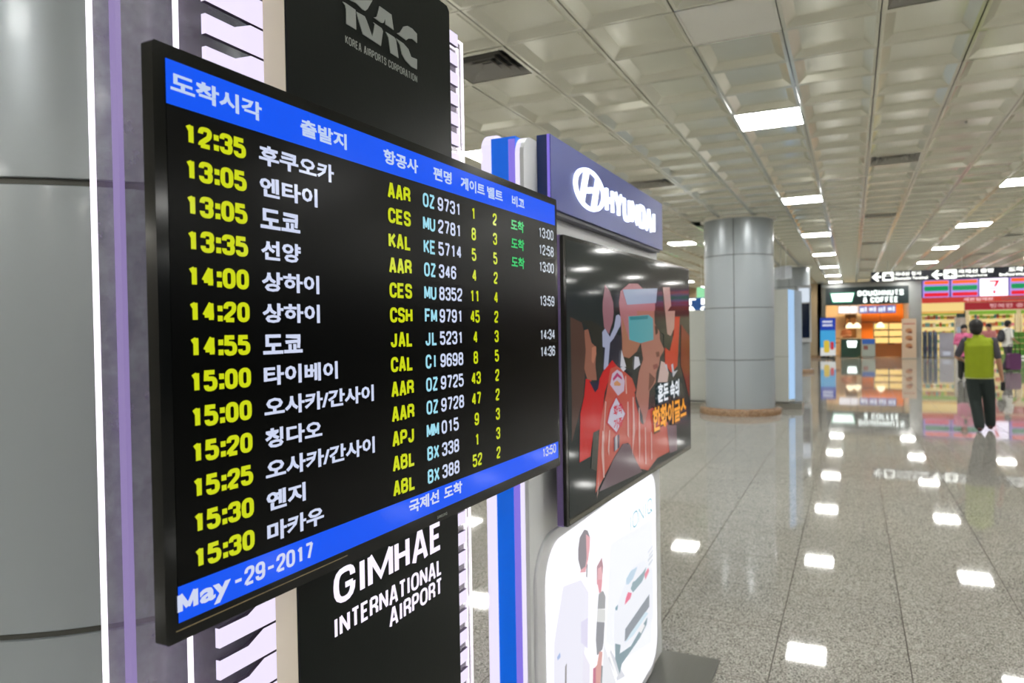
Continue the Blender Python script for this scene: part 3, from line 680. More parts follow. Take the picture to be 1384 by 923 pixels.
# backlit poster
px0 = (1.6-1.56)*S2
def PXp(u): return px0+u*S2
fo = rrect(PXp(-.022), PXp(1.135), zs(.445, S2), zs(1.218, S2), .15, 8)
pf = MB().prism(fo, -.010*S2, 0, 0, True).build('poster_frame', paint((228, 229, 233), .35), to)
M_paper = flat((250, 250, 255), 1.15, .5)
MB().prism(rrect(PXp(.028), PXp(1.112), zs(.474, S2), zs(1.192, S2), .13, 8), -.0135*S2, -.010*S2).build('poster', M_paper, pf)
def art(parent, data, fx, fz, y, e, name, wash=0., rough=.12):
    groups = {}
    for k, (c, pts) in enumerate(data):
        mb = groups.setdefault(c, MB()); mb.sheet([(fx(u), fz(z)) for u, z in pts], y-.00008*k)
    for c, mb in groups.items(): mb.build(name, flat(tuple(int(v+(255-v)*wash) for v in c), e, rough), parent)
art(pf, POSTER_ART, PXp, lambda z: zs(z, S2), -.0140*S2, 1.03, 'poster_print', .34, .5)  # wash mixes a white haze into the print colours
mt = flat((120, 190, 206), .9)
caps(pf, 'IONIQ', PXp(.738), PXp(1.036), zs(1.048, S2), zs(1.102, S2), -.0145*S2-.006, mt, .09, .09)
# video monitor on the totem
ax, ay, bx_, by_ = -.634*S2, 1.65*S2, -.586*S2, 2.91*S2
tz2 = zs(1.243, S2)
t2 = thing('advertising_monitor', 'wide glossy video screen showing baseball fans in orange striped jerseys', 'monitor', (ax, ay, tz2), math.atan2(by_-ay, bx_-ax))
def Z2(z): return zs(z, S2)-tz2
TW2, TH2 = 1.262*S2, Z2(1.958)
M_side = mat('satin_side', (120, 104, 150), rough=.3, metal=.7)  # silver side; the purple it reflects is put into the colour
MB().bbox(0, TW2, .0, .012, 0, TH2, .005).build('bezel', M_bezel, t2)
MB().bbox(-.001, TW2+.001, .012, .034, -.001, TH2+.001, .005).build('frame', M_side, t2)
MB().box(.35, .95, .034, .066, .18, .70).build('wall_bracket', M_dark, t2)
MB().box(.02, TW2-.012, -.0012, .002, .004, .018).build('lower_trim', paint((100, 98, 84), .25, metal=.5), t2)
s2 = MB().box(.016*S2, 1.248*S2, -.0008, .002, Z2(1.262), Z2(1.948)).build('screen', mat('screen_picture_ground', (40, 46, 46), rough=.06, spec=.16, emis=.3, ecol=(60, 70, 70)), t2)
MATS['screen_picture_ground'].node_tree.nodes['Principled BSDF'].inputs['Base Color'].default_value = (.01, .01, .01, 1)
X2 = lambda u: max(.016, min(1.248, u))*S2
ZZ2 = lambda z: Z2(max(1.262, min(1.948, z)))
art(s2, TV_ART, X2, ZZ2, -.0012, .55, 'screen_area')
yy = -.0012-.0055
for s, u0, u1, z0, z1, c, d in (('혼돈 속의', .784, 1.066, 1.470, 1.535, (226, 232, 240), (20, 60, 70)), ('한화이글스', .722, 1.168, 1.378, 1.460, (236, 158, 36), (90, 50, 10))):
    letters(s2, s, X2(u0-.006), X2(u1+.012), Z2(z0-.008), Z2(z1+.003), yy, flat(d, .8), .07)
    letters(s2, s, X2(u0), X2(u1), Z2(z0), Z2(z1), yy-.001, flat(c, .95), .034)
for s, z0 in (('화약', 1.478), ('가족', 1.438)): letters(s2, s, X2(.335), X2(.412), Z2(z0), Z2(z0+.030), yy, flat((190, 20, 50), .8), .03)

# ---------------------------------------------------------------- hanging direction sign
M_navy2 = paint((14, 28, 52), .3)
C_SIGN = flat((250, 252, 244), 2.2)
hs = thing('hanging_sign', 'long dark blue hanging direction sign with white left arrows and lit lettering', 'sign', (.57, 27.0, 3.105))
MB().box(0, 5.2, 0, .16, 0, .325).build('board', M_navy2, hs)
for x in (.5, 2.6, 4.7): MB().cyl((x, .08, .325), (x, .08, CEIL-3.105), .015, n=8).build('rod', M_alu, hs)
def A2X(a): return .00443*(a-430)
def arrow(a0, a1):
    x0, x1 = A2X(a0), A2X(a1); MB().prism([(x0, .16), (x0+.16, .31), (x0+.22, .29), (x0+.13, .19), (x1, .19), (x1, .13), (x0+.13, .13), (x0+.22, .03), (x0+.16, .01)], -.012, 0).build('arrow', C_SIGN, hs)
def icon(a0, a1, kind):
    x0, x1 = A2X(a0), A2X(a1); MB().prism(rrect(x0, x1, .02, .305, .03, 3), -.012, 0).build('pictogram_plate', C_SIGN, hs)
    cx = (x0+x1)/2; mb = MB()
    if kind: mb.prism([(cx-.02, .05), (cx+.02, .05), (cx+.02, .13), (cx+.12, .10), (cx+.12, .14), (cx+.02, .2), (cx, .28), (cx-.02, .2), (cx-.12, .14), (cx-.12, .10), (cx-.02, .13)], -.014, -.011)
    else: mb.box(cx-.11, cx+.11, -.014, -.011, .07, .17).box(cx-.07, cx+.07, -.014, -.011, .18, .25)
    mb.build('pictogram', M_navy2, hs)
arrow(437, 500); icon(508, 582, 0); arrow(825, 896); icon(903, 985, 1); arrow(1500, 1565)
for s, a0, a1, z0, z1 in (('국내선 청사', 590, 762, .17, .29), ('Domestic Terminal', 590, 802, .04, .13), ('국제선 출발', 992, 1210, .17, .29), ('Int\'l Departures', 992, 1170, .04, .13), ('도착 안내', 1296, 1480, .16, .30), ('Information', 1242, 1480, .04, .13)):
    letters(hs, s, A2X(a0), A2X(a1), z0, z1, -.013, C_SIGN, .03)

# ---------------------------------------------------------------- kiosks and signs left of the walkway
M_wht = paint((206, 208, 200), .5); M_plate = paint((150, 148, 138), .3, metal=.5)
k1 = thing('partition', 'plain white kiosk panel on a low plate, between the video screen and column', 'partition', (-3.35, 15.75, 0))
MB().box(-.75, .50, 0, .35, .14, 2.07).build('body', M_wht, k1); MB().box(-.8, .51, -.25, .4, 0, .12).build('base_plate', M_plate, k1)
MB().box(-.75, .50, -.004, 0, .99, 1.0).build('joint', M_plate, k1)
k2 = thing('kiosk', 'tall white kiosk with a glowing pale blue side, right behind the column', 'kiosk', (-1.35, 15.85, 0))
MB().box(-.5, .16, 0, .5, .14, 2.46).build('body', M_wht, k2); MB().box(-.55, .42, -.04, .55, 0, .12).build('base_plate', M_plate, k2)
MB().box(-.5, .16, -.004, 0, 1.07, 1.08).build('joint', M_plate, k2)
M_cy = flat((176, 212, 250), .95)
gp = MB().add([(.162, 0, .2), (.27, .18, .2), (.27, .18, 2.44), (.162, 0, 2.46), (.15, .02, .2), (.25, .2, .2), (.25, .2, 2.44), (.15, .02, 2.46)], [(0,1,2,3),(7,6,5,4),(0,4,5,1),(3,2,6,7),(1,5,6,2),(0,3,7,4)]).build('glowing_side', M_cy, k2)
MB().add([(.27, .18, .14), (.40, .40, .14), (.40, .40, 2.42), (.27, .18, 2.44), (.26, .2, .14), (.36, .42, .14), (.36, .42, 2.42), (.26, .2, 2.44)], [(0,1,2,3),(7,6,5,4),(0,4,5,1),(3,2,6,7),(1,5,6,2),(0,3,7,4)]).build('side_panel', paint((176, 190, 208), .35), k2)
dm = MB()
for z_ in range(36): dm.box(.27, .275, .165, .18, .2+z_*.062, .225+z_*.062)
tag(dm.build('dotted_trim', M_plate, k2), kind='stuff')
b1 = thing('booth', 'low white booth carrying a blue lettered sign, left of the column', 'booth', (-4.6, 19.2, 0))
MB().box(0, 2.1, 0, 1.2, 0, 2.06).build('body', M_wht, b1)
sb_ = MB().box(0, 2.0, .0, .12, 2.06, 2.47).build('sign_board', paint((20, 70, 130), .4), b1)
letters(sb_, 'HLT HLT', .05, 1.9, 2.29, 2.45, -.006, C_SIGN, .04); letters(sb_, 'OHA OHA', .05, 1.9, 2.09, 2.26, -.006, C_SIGN, .04)
ex = thing('exit_sign', 'small green lit sign hanging above the booth', 'sign', (-4.78, 25, 2.55))
MB().box(0, .32, 0, .06, 0, .5).build('box', flat((150, 226, 170), 1.0), ex); MB().cyl((.16, .03, .5), (.16, .03, 1.31), .012, n=8).build('rod', M_alu, ex)
hm = thing('hanging_monitor', 'white twin monitor hanging from the ceiling right of the column', 'monitor', (-1.66, 20.6, 2.95), -.9)
MB().box(-.22, .0, -.1, .1, 0, .33).box(.02, .24, -.1, .1, 0, .33).build('case', paint((190, 196, 204), .3), hm)
for x in (-.11, .13): MB().cyl((x, 0, .33), (x, 0, CEIL-2.95), .014, n=8).build('rod', M_alu, hm)
ds = thing('digital_sign', 'upright dark screen with a white light box, mounted on the farthest column', 'screen', (-1.72, 27.66, 1.1), .25)
MB().box(-.06, .42, 0, .3, 0, 2.0).build('case', paint((188, 192, 196), .3), ds)
MB().box(0, .36, -.01, 0, .15, 1.38).build('screen', mat('dark_blue_screen', (12, 26, 52), rough=.1), ds)
MB().box(0, .36, -.01, 0, 1.42, 1.92).build('light_box', flat((214, 224, 236), 1.0), ds)

# ---------------------------------------------------------------- shops at the far end
SY = 40.26
M_frame = paint((86, 84, 76), .35, metal=.3); M_pil = paint((146, 148, 146), .35, metal=.3)
M_shopfloor = paint((176, 140, 104), .2)
struct(MB().box(2.50, 3.04, SY-.06, SHOP_Y1, 0, CEIL+.1).build('wall_middle', M_pil))
struct(MB().box(XW0, XW1, SHOP_Y1, SHOP_Y1+.2, 0, CEIL+.1).build('wall_end', paint((198, 188, 166), .6)))
struct(MB().box(-1.62, -1.42, YW1, SHOP_Y1, 0, CEIL+.1).build('wall_shop_left', M_beige))
struct(MB().box(-1.42, XW1, YW1, SHOP_Y1, CEIL-.02, CEIL+.1).build('ceiling_shops', M_wht))
# doughnut shop front
ds_ = thing('shop_front', 'dark sign band and metal frame of the doughnut and coffee shop', 'shopfront', (0, SY, 0))
MB().box(-1.42, -1.22, -.05, .1, 0, CEIL-.2).build('post', M_frame, ds_)
MB().box(-1.42, 2.50, -.05, .1, CEIL-.24, CEIL-.02).build('top_rail', M_pil, ds_)
MB().box(-1.22, 2.50, -.04, .12, 2.68, CEIL-.24).build('sign_band', paint((16, 34, 36), .4), ds_)
M_g1 = flat((244, 255, 250), 2.2); M_g2 = flat((70, 190, 150), 1.0)
MB().prism([(-1.02, 3.30), (-.90, 2.80), (.0, 2.80), (.13, 3.30)], -.075, -.04).build('logo_glow_plate', M_g2, ds_)  # green glow round the logo, shaped as a lit plate
MB().prism([(-.97, 3.26), (-.87, 2.85), (-.03, 2.85), (.08, 3.26)], -.085, -.075).build('logo_plate', M_g1, ds_)
caps(ds_, 'DOUGHNUTS', .25, 2.28, 3.10, 3.37, -.045, M_g1, .22, .18); caps(ds_, '& COFFEE', .50, 2.04, 2.76, 3.03, -.045, M_g1, .22, .18)
M_warm = mat('warm_ceiling_lamp', (255, 220, 160), emis=85.)
def box_thing(name, label, cat, loc, parts, group=None, rz=0):
    t = thing(name, label, cat, loc, rz, group)
    for nm, b, m in parts: MB().box(*b).build(nm, m, t)
    return t
for k, x in enumerate((-.6, .6, 1.8)):
    box_thing('downlight', 'warm square downlight in the doughnut shop, above %s' % ('the white menu board', 'the left blue menu screens', 'the orange wall')[k], 'light', (x, 42.2, CEIL-.03), [('frame', (-.32, .32, -.32, .32, -.01, .005), M_alu), ('diffuser', (-.28, .28, -.28, .28, -.02, -.01), M_warm)], 'doughnut shop downlights')
for k, (x, y) in enumerate(((-.9, 41.2), (-.1, 41.1), (.7, 41.2), (1.5, 41.1), (2.1, 41.3), (.9, 43.2), (1.7, 43.3), (-.2, 43.1))):
    t = thing('spotlight', 'small round warm spotlight in the doughnut shop ceiling, %s' % ('over the blue banner', 'over the green counter', 'over the low menu stand', 'over the display case front', 'over the beige poster', 'over the display case back', 'by the orange wall', 'over the wooden cabinet')[k], 'light', (x, y, CEIL-.02), 0, 'doughnut shop spotlights')
    MB().cyl((0, 0, -.05), (0, 0, 0), .075, n=14).build('housing', M_alu, t); MB().cyl((0, 0, -.056), (0, 0, -.05), .062, n=14).build('lens', mat('warm_spot', (255, 226, 180), emis=40.), t)
M_or = paint((226, 122, 30), .5)
box_thing('orange_wall_panel', 'orange wall panel behind the doughnut shop counter', 'panel', (.45, 44.3, 0), [('panel', (0, 2.03, 0, .08, 0, 2.75), M_or), ('rail', (0, 2.03, -.03, 0, 1.78, 1.82), paint((120, 60, 20), .4))])
box_thing('cream_wall_panel', 'cream wall panel on the left of the doughnut shop', 'panel', (-1.40, 44.3, 0), [('panel', (0, 1.84, 0, .08, 0, 2.75), paint((220, 200, 176), .5)), ('rail', (0, 1.84, -.02, 0, .9, .93), M_frame)])
mb_ = thing('menu_board', 'white lit menu board over the doughnut shop counter', 'menu', (-.7, 43.5, 2.28))
MB().box(0, 1.0, 0, .08, 0, .43).build('case', M_frame, mb_); MB().box(.02, .98, -.01, 0, .02, .41).build('lit_face', flat((250, 246, 250), 1.2), mb_)
for x in (.1, .9): MB().cyl((x, .04, .43), (x, .04, CEIL-2.30), .012, n=6).build('rod', M_alu, mb_)
for k in range(4):
    t = thing('menu_screen', 'blue and white menu screen, %s from the white menu board' % ('first', 'second', 'third', 'last')[k], 'screen', (.33+.445*k, 43.5, 2.27), 0, 'blue menu screens')
    MB().box(0, .43, 0, .06, 0, .42).build('case', M_dark, t); MB().box(.01, .42, -.008, 0, .01, .41).build('lit_face', flat((104, 124, 196), 1.0), t)
    MB().box(.05, .25, -.011, -.008, .08+.05*(k % 2), .30).box(.28, .38, -.011, -.008, .10, .34).build('picture', flat((232, 238, 250), 1.1), t)
    MB().cyl((.2, .03, .42), (.2, .03, CEIL-2.29), .012, n=6).build('rod', M_alu, t)
c1 = thing('counter', 'dark green shop counter with a small white lit plate', 'counter', (-.55, 41.6, 0))
MB().box(0, .95, 0, .7, 0, .93).build('body', paint((24, 66, 50), .4), c1); MB().box(-.03, .98, -.04, .74, .93, .98).build('top', paint((190, 170, 140), .3), c1)
MB().prism([(.28, .84), (.33, .50), (.72, .50), (.77, .84)], -.03, 0).build('logo_plate', M_g1, c1)
M_case = flat((255, 214, 130), 1.2); M_wood = paint((150, 92, 48), .5)
c2 = thing('display_case', 'long doughnut display case with warm lit shelves at the right', 'display case', (1.0, 42.4, 0))
MB().box(0, 1.45, 0, .7, 0, .62).build('body', M_wood, c2); MB().box(0, 1.45, .6, .7, .62, 1.75).build('lit_back', M_case, c2)
for z_ in (.62, .98, 1.34, 1.72): MB().box(0, 1.45, .05, .62, z_, z_+.03).build('shelf', M_wood, c2)
for x in (0, .7, 1.42): MB().box(x, x+.03, .0, .62, .62, 1.75).build('post', M_frame, c2)
M_glaze = [paint((150, 84, 40), .4), paint((214, 150, 80), .4), paint((90, 48, 28), .3), paint((236, 170, 160), .4)]
dn = MB(); dn.lathe([(.022+.022*1+.022*math.cos(a), .022+.022*math.sin(a)) for a in [2*PI*i/8 for i in range(9)]], 10)
dn_me = [dn.mesh('ring_doughnut', m) for m in M_glaze]
for r_, z_ in enumerate((.65, 1.01, 1.37)):
    for i in range(13):
        tag(link('ring_doughnut', dn_me[(i//3+r_) % 4], None, (1.10+.103*i, 42.60, z_)), ('glazed ring doughnut on the %s lit shelf of the display case' % ('lowest', 'middle', 'upper')[r_]), 'doughnut', 'doughnuts on the %s shelf' % ('lowest', 'middle', 'upper')[r_])
c3 = thing('wall_cabinet', 'brown wooden cabinet against the cream shop wall', 'cabinet', (-.35, 43.75, 0))
MB().box(0, .55, 0, .5, 0, 2.25).build('body', paint((96, 62, 26), .5), c3); MB().box(.02, .26, -.02, 0, .05, 2.2).build('door', paint((110, 72, 30), .5), c3); MB().box(.29, .53, -.02, 0, .05, 2.2).build('door', paint((110, 72, 30), .5), c3)
M_lampw = flat((255, 236, 196), 2.0)
for k, (x, y) in enumerate(((-.12, 41.9), (.22, 42.1), (1.3, 41.6))):
    t = thing('pendant_lamp', 'cream glowing pendant lamp above %s' % ('the dark green counter', 'the middle of the shop', 'the doughnut display case')[k], 'lamp', (x, y, 1.52), 0, 'pendant lamps')
    MB().lathe([(.0, .26), (.05, .26), (.17, .14), (.20, .0), (.16, -.02), (0, -.02)], 16).build('shade', M_lampw, t); MB().cyl((0, 0, .26), (0, 0, CEIL-1.54), .008, n=6).build('cord', M_dark, t)
for k, (x, y, m_) in enumerate(((-1.0, 41.3, M_wood), (-.9, 42.6, M_wood))):
    t = thing('cafe_table', 'small brown cafe table, %s' % ('nearest the blue banner', 'by the cream wall')[k], 'table', (x, y, 0), 0, 'cafe tables')
    MB().cyl((0, 0, .72), (0, 0, .75), .28, n=20).build('tabletop', m_, t); MB().cyl((0, 0, 0), (0, 0, .72), .03, n=8).build('pole', M_alu, t); MB().cyl((0, 0, 0), (0, 0, .02), .2, n=16).build('foot', M_alu, t)
# banners
bn = thing('banner_stand', 'tall blue advertising banner with a yellow drink picture, left of the doughnut shop', 'banner', (-1.46, 39.55, 0))
MB().box(0, .70, 0, .05, .15, 2.04).build('panel', flat((70, 170, 226), .85), bn); MB().box(.02, .68, -.1, .2, 0, .06).build('foot', M_dark, bn); MB().box(.30, .40, .0, .04, .06, .15).build('post', M_dark, bn)
MB().box(0, .70, -.003, 0, 1.42, 2.04).build('print', flat((30, 66, 176), .85), bn); MB().box(0, .70, -.003, 0, .15, .55).build('print', flat((226, 228, 226), .85), bn)
MB().prism(rrect(.16, .42, .30, .92, .1), -.006, -.003).build('print', flat((226, 196, 70), .85), bn); MB().prism(rrect(.46, .62, .45, .85, .05), -.006, -.003).build('print', flat((206, 60, 70), .85), bn)
for z_ in (1.80, 1.62): MB().box(.10, .56, -.006, -.003, z_, z_+.10).build('print', flat((220, 224, 244), .85), bn)
b2 = thing('poster_stand', 'beige pastry poster stand at the right edge of the doughnut shop', 'banner', (2.17, 39.9, 0))
MB().box(0, .62, 0, .05, .03, 1.93).build('panel', paint((204, 180, 156), .5), b2); MB().box(.0, .62, -.12, .17, 0, .03).build('foot', M_plate, b2)
MB().box(.06, .56, -.003, 0, 1.66, 1.71).build('print', paint((170, 80, 76), .5), b2)
for zc in (1.35, 1.0, .62):
    MB().prism([(.30+.15*math.cos(a), zc+.12*math.sin(a)) for a in [2*PI*i/14 for i in range(14)]], -.004, 0).build('print', paint((178, 122, 84), .5), b2)
    MB().prism([(.36+.10*math.cos(a), zc-.08+.05*math.sin(a)) for a in [2*PI*i/10 for i in range(10)]], -.006, -.003).build('print', paint((116, 60, 40), .5), b2)
b3 = thing('menu_stand', 'low white menu stand with a blue header at the shop entrance', 'sign stand', (.40, 40.45, 0))
MB().box(0, .64, 0, .04, .05, .97).build('frame', M_plate, b3); MB().box(.04, .60, -.006, 0, .70, .94).build('print', flat((64, 104, 176), .7), b3); MB().box(.04, .60, -.006, 0, .10, .69).build('print', flat((170, 176, 160), .6), b3)
MB().box(.10, .30, -.009, -.006, .42, .62).build('print', flat((150, 90, 80), .6), b3); MB().box(.04, .60, .04, .3, 0, .05).build('foot', M_plate, b3)

# convenience store
sv = thing('store_sign', 'row of lit convenience store sign boxes with orange, green and red stripes', 'sign', (0, 40.05, 0))
C_OR = flat((250, 100, 40), 1.2); C_GR = flat((0, 150, 84), 1.0); C_RE = flat((226, 14, 44), 1.1); C_LV = flat((186, 160, 250), .9); C_LW = flat((244, 236, 255), 1.6)
xs = 3.10
for k in range(9):
    w_ = 1.09; bx2 = MB().box(xs, xs+w_, 0, .16, 2.92, 3.74).build('sign_box', C_LW if k % 6 == 2 else C_LV, sv)
    if k % 6 == 2:
        MB().prism([(xs+.36, 3.64), (xs+.60, 3.64), (xs+.60, 3.57), (xs+.36, 3.57)], -.012, 0).build('numeral', C_OR, bx2)
        MB().prism([(xs+.60, 3.64), (xs+.76, 3.64), (xs+.62, 3.36), (xs+.52, 3.36), (xs+.62, 3.57), (xs+.60, 3.57)], -.012, 0).build('numeral', C_RE, bx2)
        MB().prism([(xs+.51, 3.18), (xs+.59, 3.18), (xs+.60, 3.04), (xs+.50, 3.04)], -.012, 0).build('mark', C_RE, bx2)
        letters(bx2, 'ELEVEN', xs+.40, xs+.72, 3.24, 3.31, -.012, C_RE, .02)
    else:
        for z0, z1, c in ((3.55, 3.71, C_OR), (3.23, 3.46, C_GR), (2.96, 3.14, C_RE)): MB().prism(rrect(xs+.04, xs+w_-.04, z0, z1, .05, 3), -.012, 0).build('stripe', c, bx2)
    xs += w_+.075
MB().box(3.05, xs, .02, .2, 2.66, 2.92).build('lower_band', flat((214, 60, 46), .8), sv)
MB().box(3.05, xs, .16, .3, 2.92, CEIL-.02).build('fascia', paint((40, 40, 110), .4), sv)
letters(sv, '세븐일레븐', 4.75, 5.95, 2.71, 2.87, .012, flat((250, 200, 200), .9), .03); letters(sv, 'CONVENIENCE', 6.25, 7.6, 2.73, 2.85, .012, flat((90, 90, 96), .9), .03)
so = thing('soffit_panel', 'cream lit soffit panel above the store entrance', 'panel', (3.09, 41, 2.27))
MB().box(0, 1.80, 0, .1, 0, .40).build('panel', flat((250, 218, 140), .95), so); MB().box(0, 1.8, -.02, .0, -.12, 0).build('rail', flat((244, 190, 100), .8), so)
s2_ = thing('promotion_band', 'dark red promotion band with pale lettering above the store shelves', 'sign', (4.92, 41, 2.30))
MB().box(0, 7.5, 0, .1, 0, .36).build('panel', flat((178, 40, 52), .7), s2_); letters(s2_, '행복한 충전소', 1.0, 3.0, .08, .28, -.01, flat((240, 180, 180), .8), .02)
M_store = mat('store_ceiling_lamp', (255, 246, 226), emis=26.)
for k in range(4):
    box_thing('strip_light', 'long strip light on the store ceiling, %s from the pillar' % ORD[k] if k else 'long strip light on the store ceiling, nearest the pillar', 'light', (4.2+2.4*k, 42.8, CEIL-.03), [('frame', (-.9, .9, -.32, .32, -.01, .005), M_alu), ('diffuser', (-.88, .88, -.28, .28, -.02, -.01), M_store)], 'store strip lights')
shp = []
for k, (c, wd, ht) in enumerate((((150, 190, 60), .14, .20), ((230, 200, 80), .12, .16), ((206, 90, 60), .10, .22), ((120, 160, 70), .16, .14), ((230, 222, 200), .11, .19), ((180, 120, 80), .13, .17), ((220, 120, 140), .10, .15), ((90, 150, 160), .09, .21))):
    m_ = MB().bbox(-wd/2, wd/2, -.05, .05, 0, ht, .012).mesh('snack_packet', paint(c, .45)); shp.append((m_, wd))
M_shelf = paint((214, 206, 180), .5); M_leafg = paint((110, 160, 50), .5)
def shelf_unit(x, y, wd, zs_, label, lit):
    t = thing('shelf_unit', label, 'shelf', (x, y, 0))
    MB().box(0, wd, .34, .40, 0, 2.1).build('back_panel', lit, t)
    for z_ in zs_: MB().box(0, wd, 0, .34, z_-.025, z_).build('shelf', M_shelf, t)
    for x_ in (0, wd-.03): MB().box(x_, x_+.03, 0, .34, 0, 2.1).build('upright', M_shelf, t)
    MB().box(.0, wd, -.01, .06, 2.1, 2.28).build('header', M_leafg, t)
    for r_, z_ in enumerate(zs_):
        px_ = .10; 
        while px_ < wd-.1:
            me, w2 = random.choice(shp); px_ += w2/2+.012
            if px_+w2/2 > wd-.04: break
            tag(link('snack_packet', me, None, (x+px_, y+.12, z_)), 'colourful packet on the %s of %s' % (('bottom shelf', 'second shelf', 'third shelf', 'fourth shelf', 'top shelf')[r_], lab2), 'packet', 'packets on %s, row %d' % (lab2, r_+1))
            px_ += w2/2
for xx, wd, lab2 in ((3.2, 2.0, 'the shelf unit nearest the pillar'), (5.4, 2.0, 'the shelf unit behind the white kiosk'), (7.6, 2.0, 'the right shelf unit')):
    shelf_unit(xx, 43.4, wd, (.25, .68, 1.10, 1.50, 1.88), 'tall store %s with a green header' % lab2[4:], flat((250, 224, 150), .9))
kk = thing('ticket_machine', 'white machine with a dark square top inside the store entrance', 'machine', (4.56, 41.3, 0))
MB().bbox(0, .44, 0, .4, 0, 1.95, .03).build('body', paint((226, 226, 224), .4), kk); MB().box(.06, .42, -.02, .1, 1.95, 2.27).build('top_screen', paint((50, 78, 84), .3), kk); MB().box(.08, .36, -.006, 0, 1.2, 1.5).build('screen', flat((190, 200, 210), .6), kk)
for k, x in enumerate((3.20, 3.42, 3.64)):
    t = thing('security_gate', 'upright grey anti-theft gate, %s from the pillar' % ('first', 'second', 'third')[k], 'gate', (x, 40.9, 0), 0, 'anti-theft gates')
    MB().bbox(-.04, .12, 0, .5, .03, 1.28, .04).build('panel', paint((100, 116, 140), .4), t); MB().box(-.06, .14, -.05, .55, 0, .03).build('foot', M_dark, t); MB().bbox(-.015, .09, -.01, 0, .2, 1.1, .02).build('inset', paint((60, 74, 96), .4), t)
pn = thing('notice_panel', 'pale grey notice panel standing left of the machine', 'panel', (3.84, 40.9, 0))
MB().box(0, .62, 0, .06, .04, 1.22).build('panel', paint((160, 160, 172), .5), pn); MB().box(0, .62, -.1, .16, 0, .04).build('foot', M_plate, pn); MB().box(.16, .46, -.006, 0, .12, .30).build('notice', flat((210, 214, 226), .7), pn)
# green produce crates
M_crate = paint((70, 128, 36), .5)
cr = MB().box(-.28, .28, -.2, .2, 0, .02).box(-.28, -.265, -.2, .2, .02, .24).box(.265, .28, -.2, .2, .02, .24).box(-.265, .265, -.2, -.185, .02, .24).box(-.265, .265, .185, .2, .02, .24).mesh('shell', M_crate)
ap = MB().ball((0, 0, .045), .05, .05, .045, 8, 6)
ap_me = [ap.mesh('apple', paint((150, 190, 60), .35)), ap.mesh('apple', paint((196, 70, 50), .35))]
for cx_, nm in ((6.75, 'left'), (7.36, 'middle'), (7.97, 'right')):
    for lv in range(4):
        z_ = .16+lv*.27; yy_ = 40.75+.12*lv
        t = thing('produce_crate', 'green crate, %s in the %s stack by the store entrance' % (('bottom', 'second from bottom', 'third from bottom', 'top')[lv], nm), 'crate', (cx_, yy_, z_), 0, 'green produce crates')
        link('shell', cr, t)
        if lv < 3:
            for q in range(5): tag(link('apple', ap_me[(lv+q) % 2], None, (cx_-.21+.105*q, yy_-.13, z_+.17)), 'round fruit in the %s crate of the %s stack' % (('bottom', 'second', 'third')[lv], nm), 'fruit', 'fruit in the crates')
        if lv == 3:
            for q in range(10): tag(link('apple', ap_me[q % 2], None, (cx_-.21+.105*(q % 5), yy_-.10+.12*(q//5), z_+.17)), 'round fruit in the top crate of the %s stack' % nm, 'fruit', 'fruit in the crates')
cb = thing('crate_plinth', 'green plinth with a white price strip under the crates', 'plinth', (6.44, 40.5, 0))
MB().box(0, 1.9, 0, .9, 0, .15).build('body', M_crate, cb); MB().box(.2, 1.3, -.005, 0, .04, .12).build('price_strip', flat((236, 240, 226), .9), cb)

# ---------------------------------------------------------------- people
def tube(mb, pts, n=12, ends=True):
    "pts: (x,y,z,rx[,ry]) ring centres; rings lie across the path, rx along x where the path is upright"
    P = [Vector(p[:3]) for p in pts]; rings = []
    for i, p in enumerate(P):
        d = (P[min(i+1, len(P)-1)]-P[max(i-1, 0)]).normalized()
        a = Vector((1, 0, 0)); a = (a-d*a.dot(d)); a = a.normalized() if a.length > .2 else d.orthogonal().normalized()
        b = d.cross(a); rx = pts[i][3]; ry = pts[i][4] if len(pts[i]) > 4 else rx
        rings.append([p+a*rx*math.cos(2*PI*k/n)+b*ry*math.sin(2*PI*k/n) for k in range(n)])
    vs = [v for r in rings for v in r]
    fs = [(i*n+k, i*n+(k+1) % n, (i+1)*n+(k+1) % n, (i+1)*n+k) for i in range(len(P)-1) for k in range(n)]
    fs += [tuple(range(n-1, -1, -1)), tuple((len(P)-1)*n+k for k in range(n))]
    mb.add(vs, fs)
    for i in ((0, -1) if ends else ()):
        q = pts[i]; r = min(q[3], q[4] if len(q) > 4 else q[3])*.98; mb.ball(q[:3], r, r, r, 10, 6)
def fuse(mb, name, m, parent, vox=.012, smooth=3):
    me = mb.mesh('tmp', m); o = bpy.data.objects.new('tmp', me); COL.objects.link(o)
    r = o.modifiers.new('r', 'REMESH'); r.mode = 'VOXEL'; r.voxel_size = vox; r.use_smooth_shade = True
    s = o.modifiers.new('s', 'SMOOTH'); s.iterations = smooth; s.factor = .5
    dg = bpy.context.evaluated_depsgraph_get(); dg.update()
    out = bpy.data.meshes.new_from_object(o.evaluated_get(dg), depsgraph=dg); out.name = name
    bpy.data.objects.remove(o); bpy.data.meshes.remove(me)
    out.materials.clear(); out.materials.append(m)
    return link(name, out, parent)
def lerp(a, b, t): return tuple(a[i]+(b[i]-a[i])*t for i in range(3))
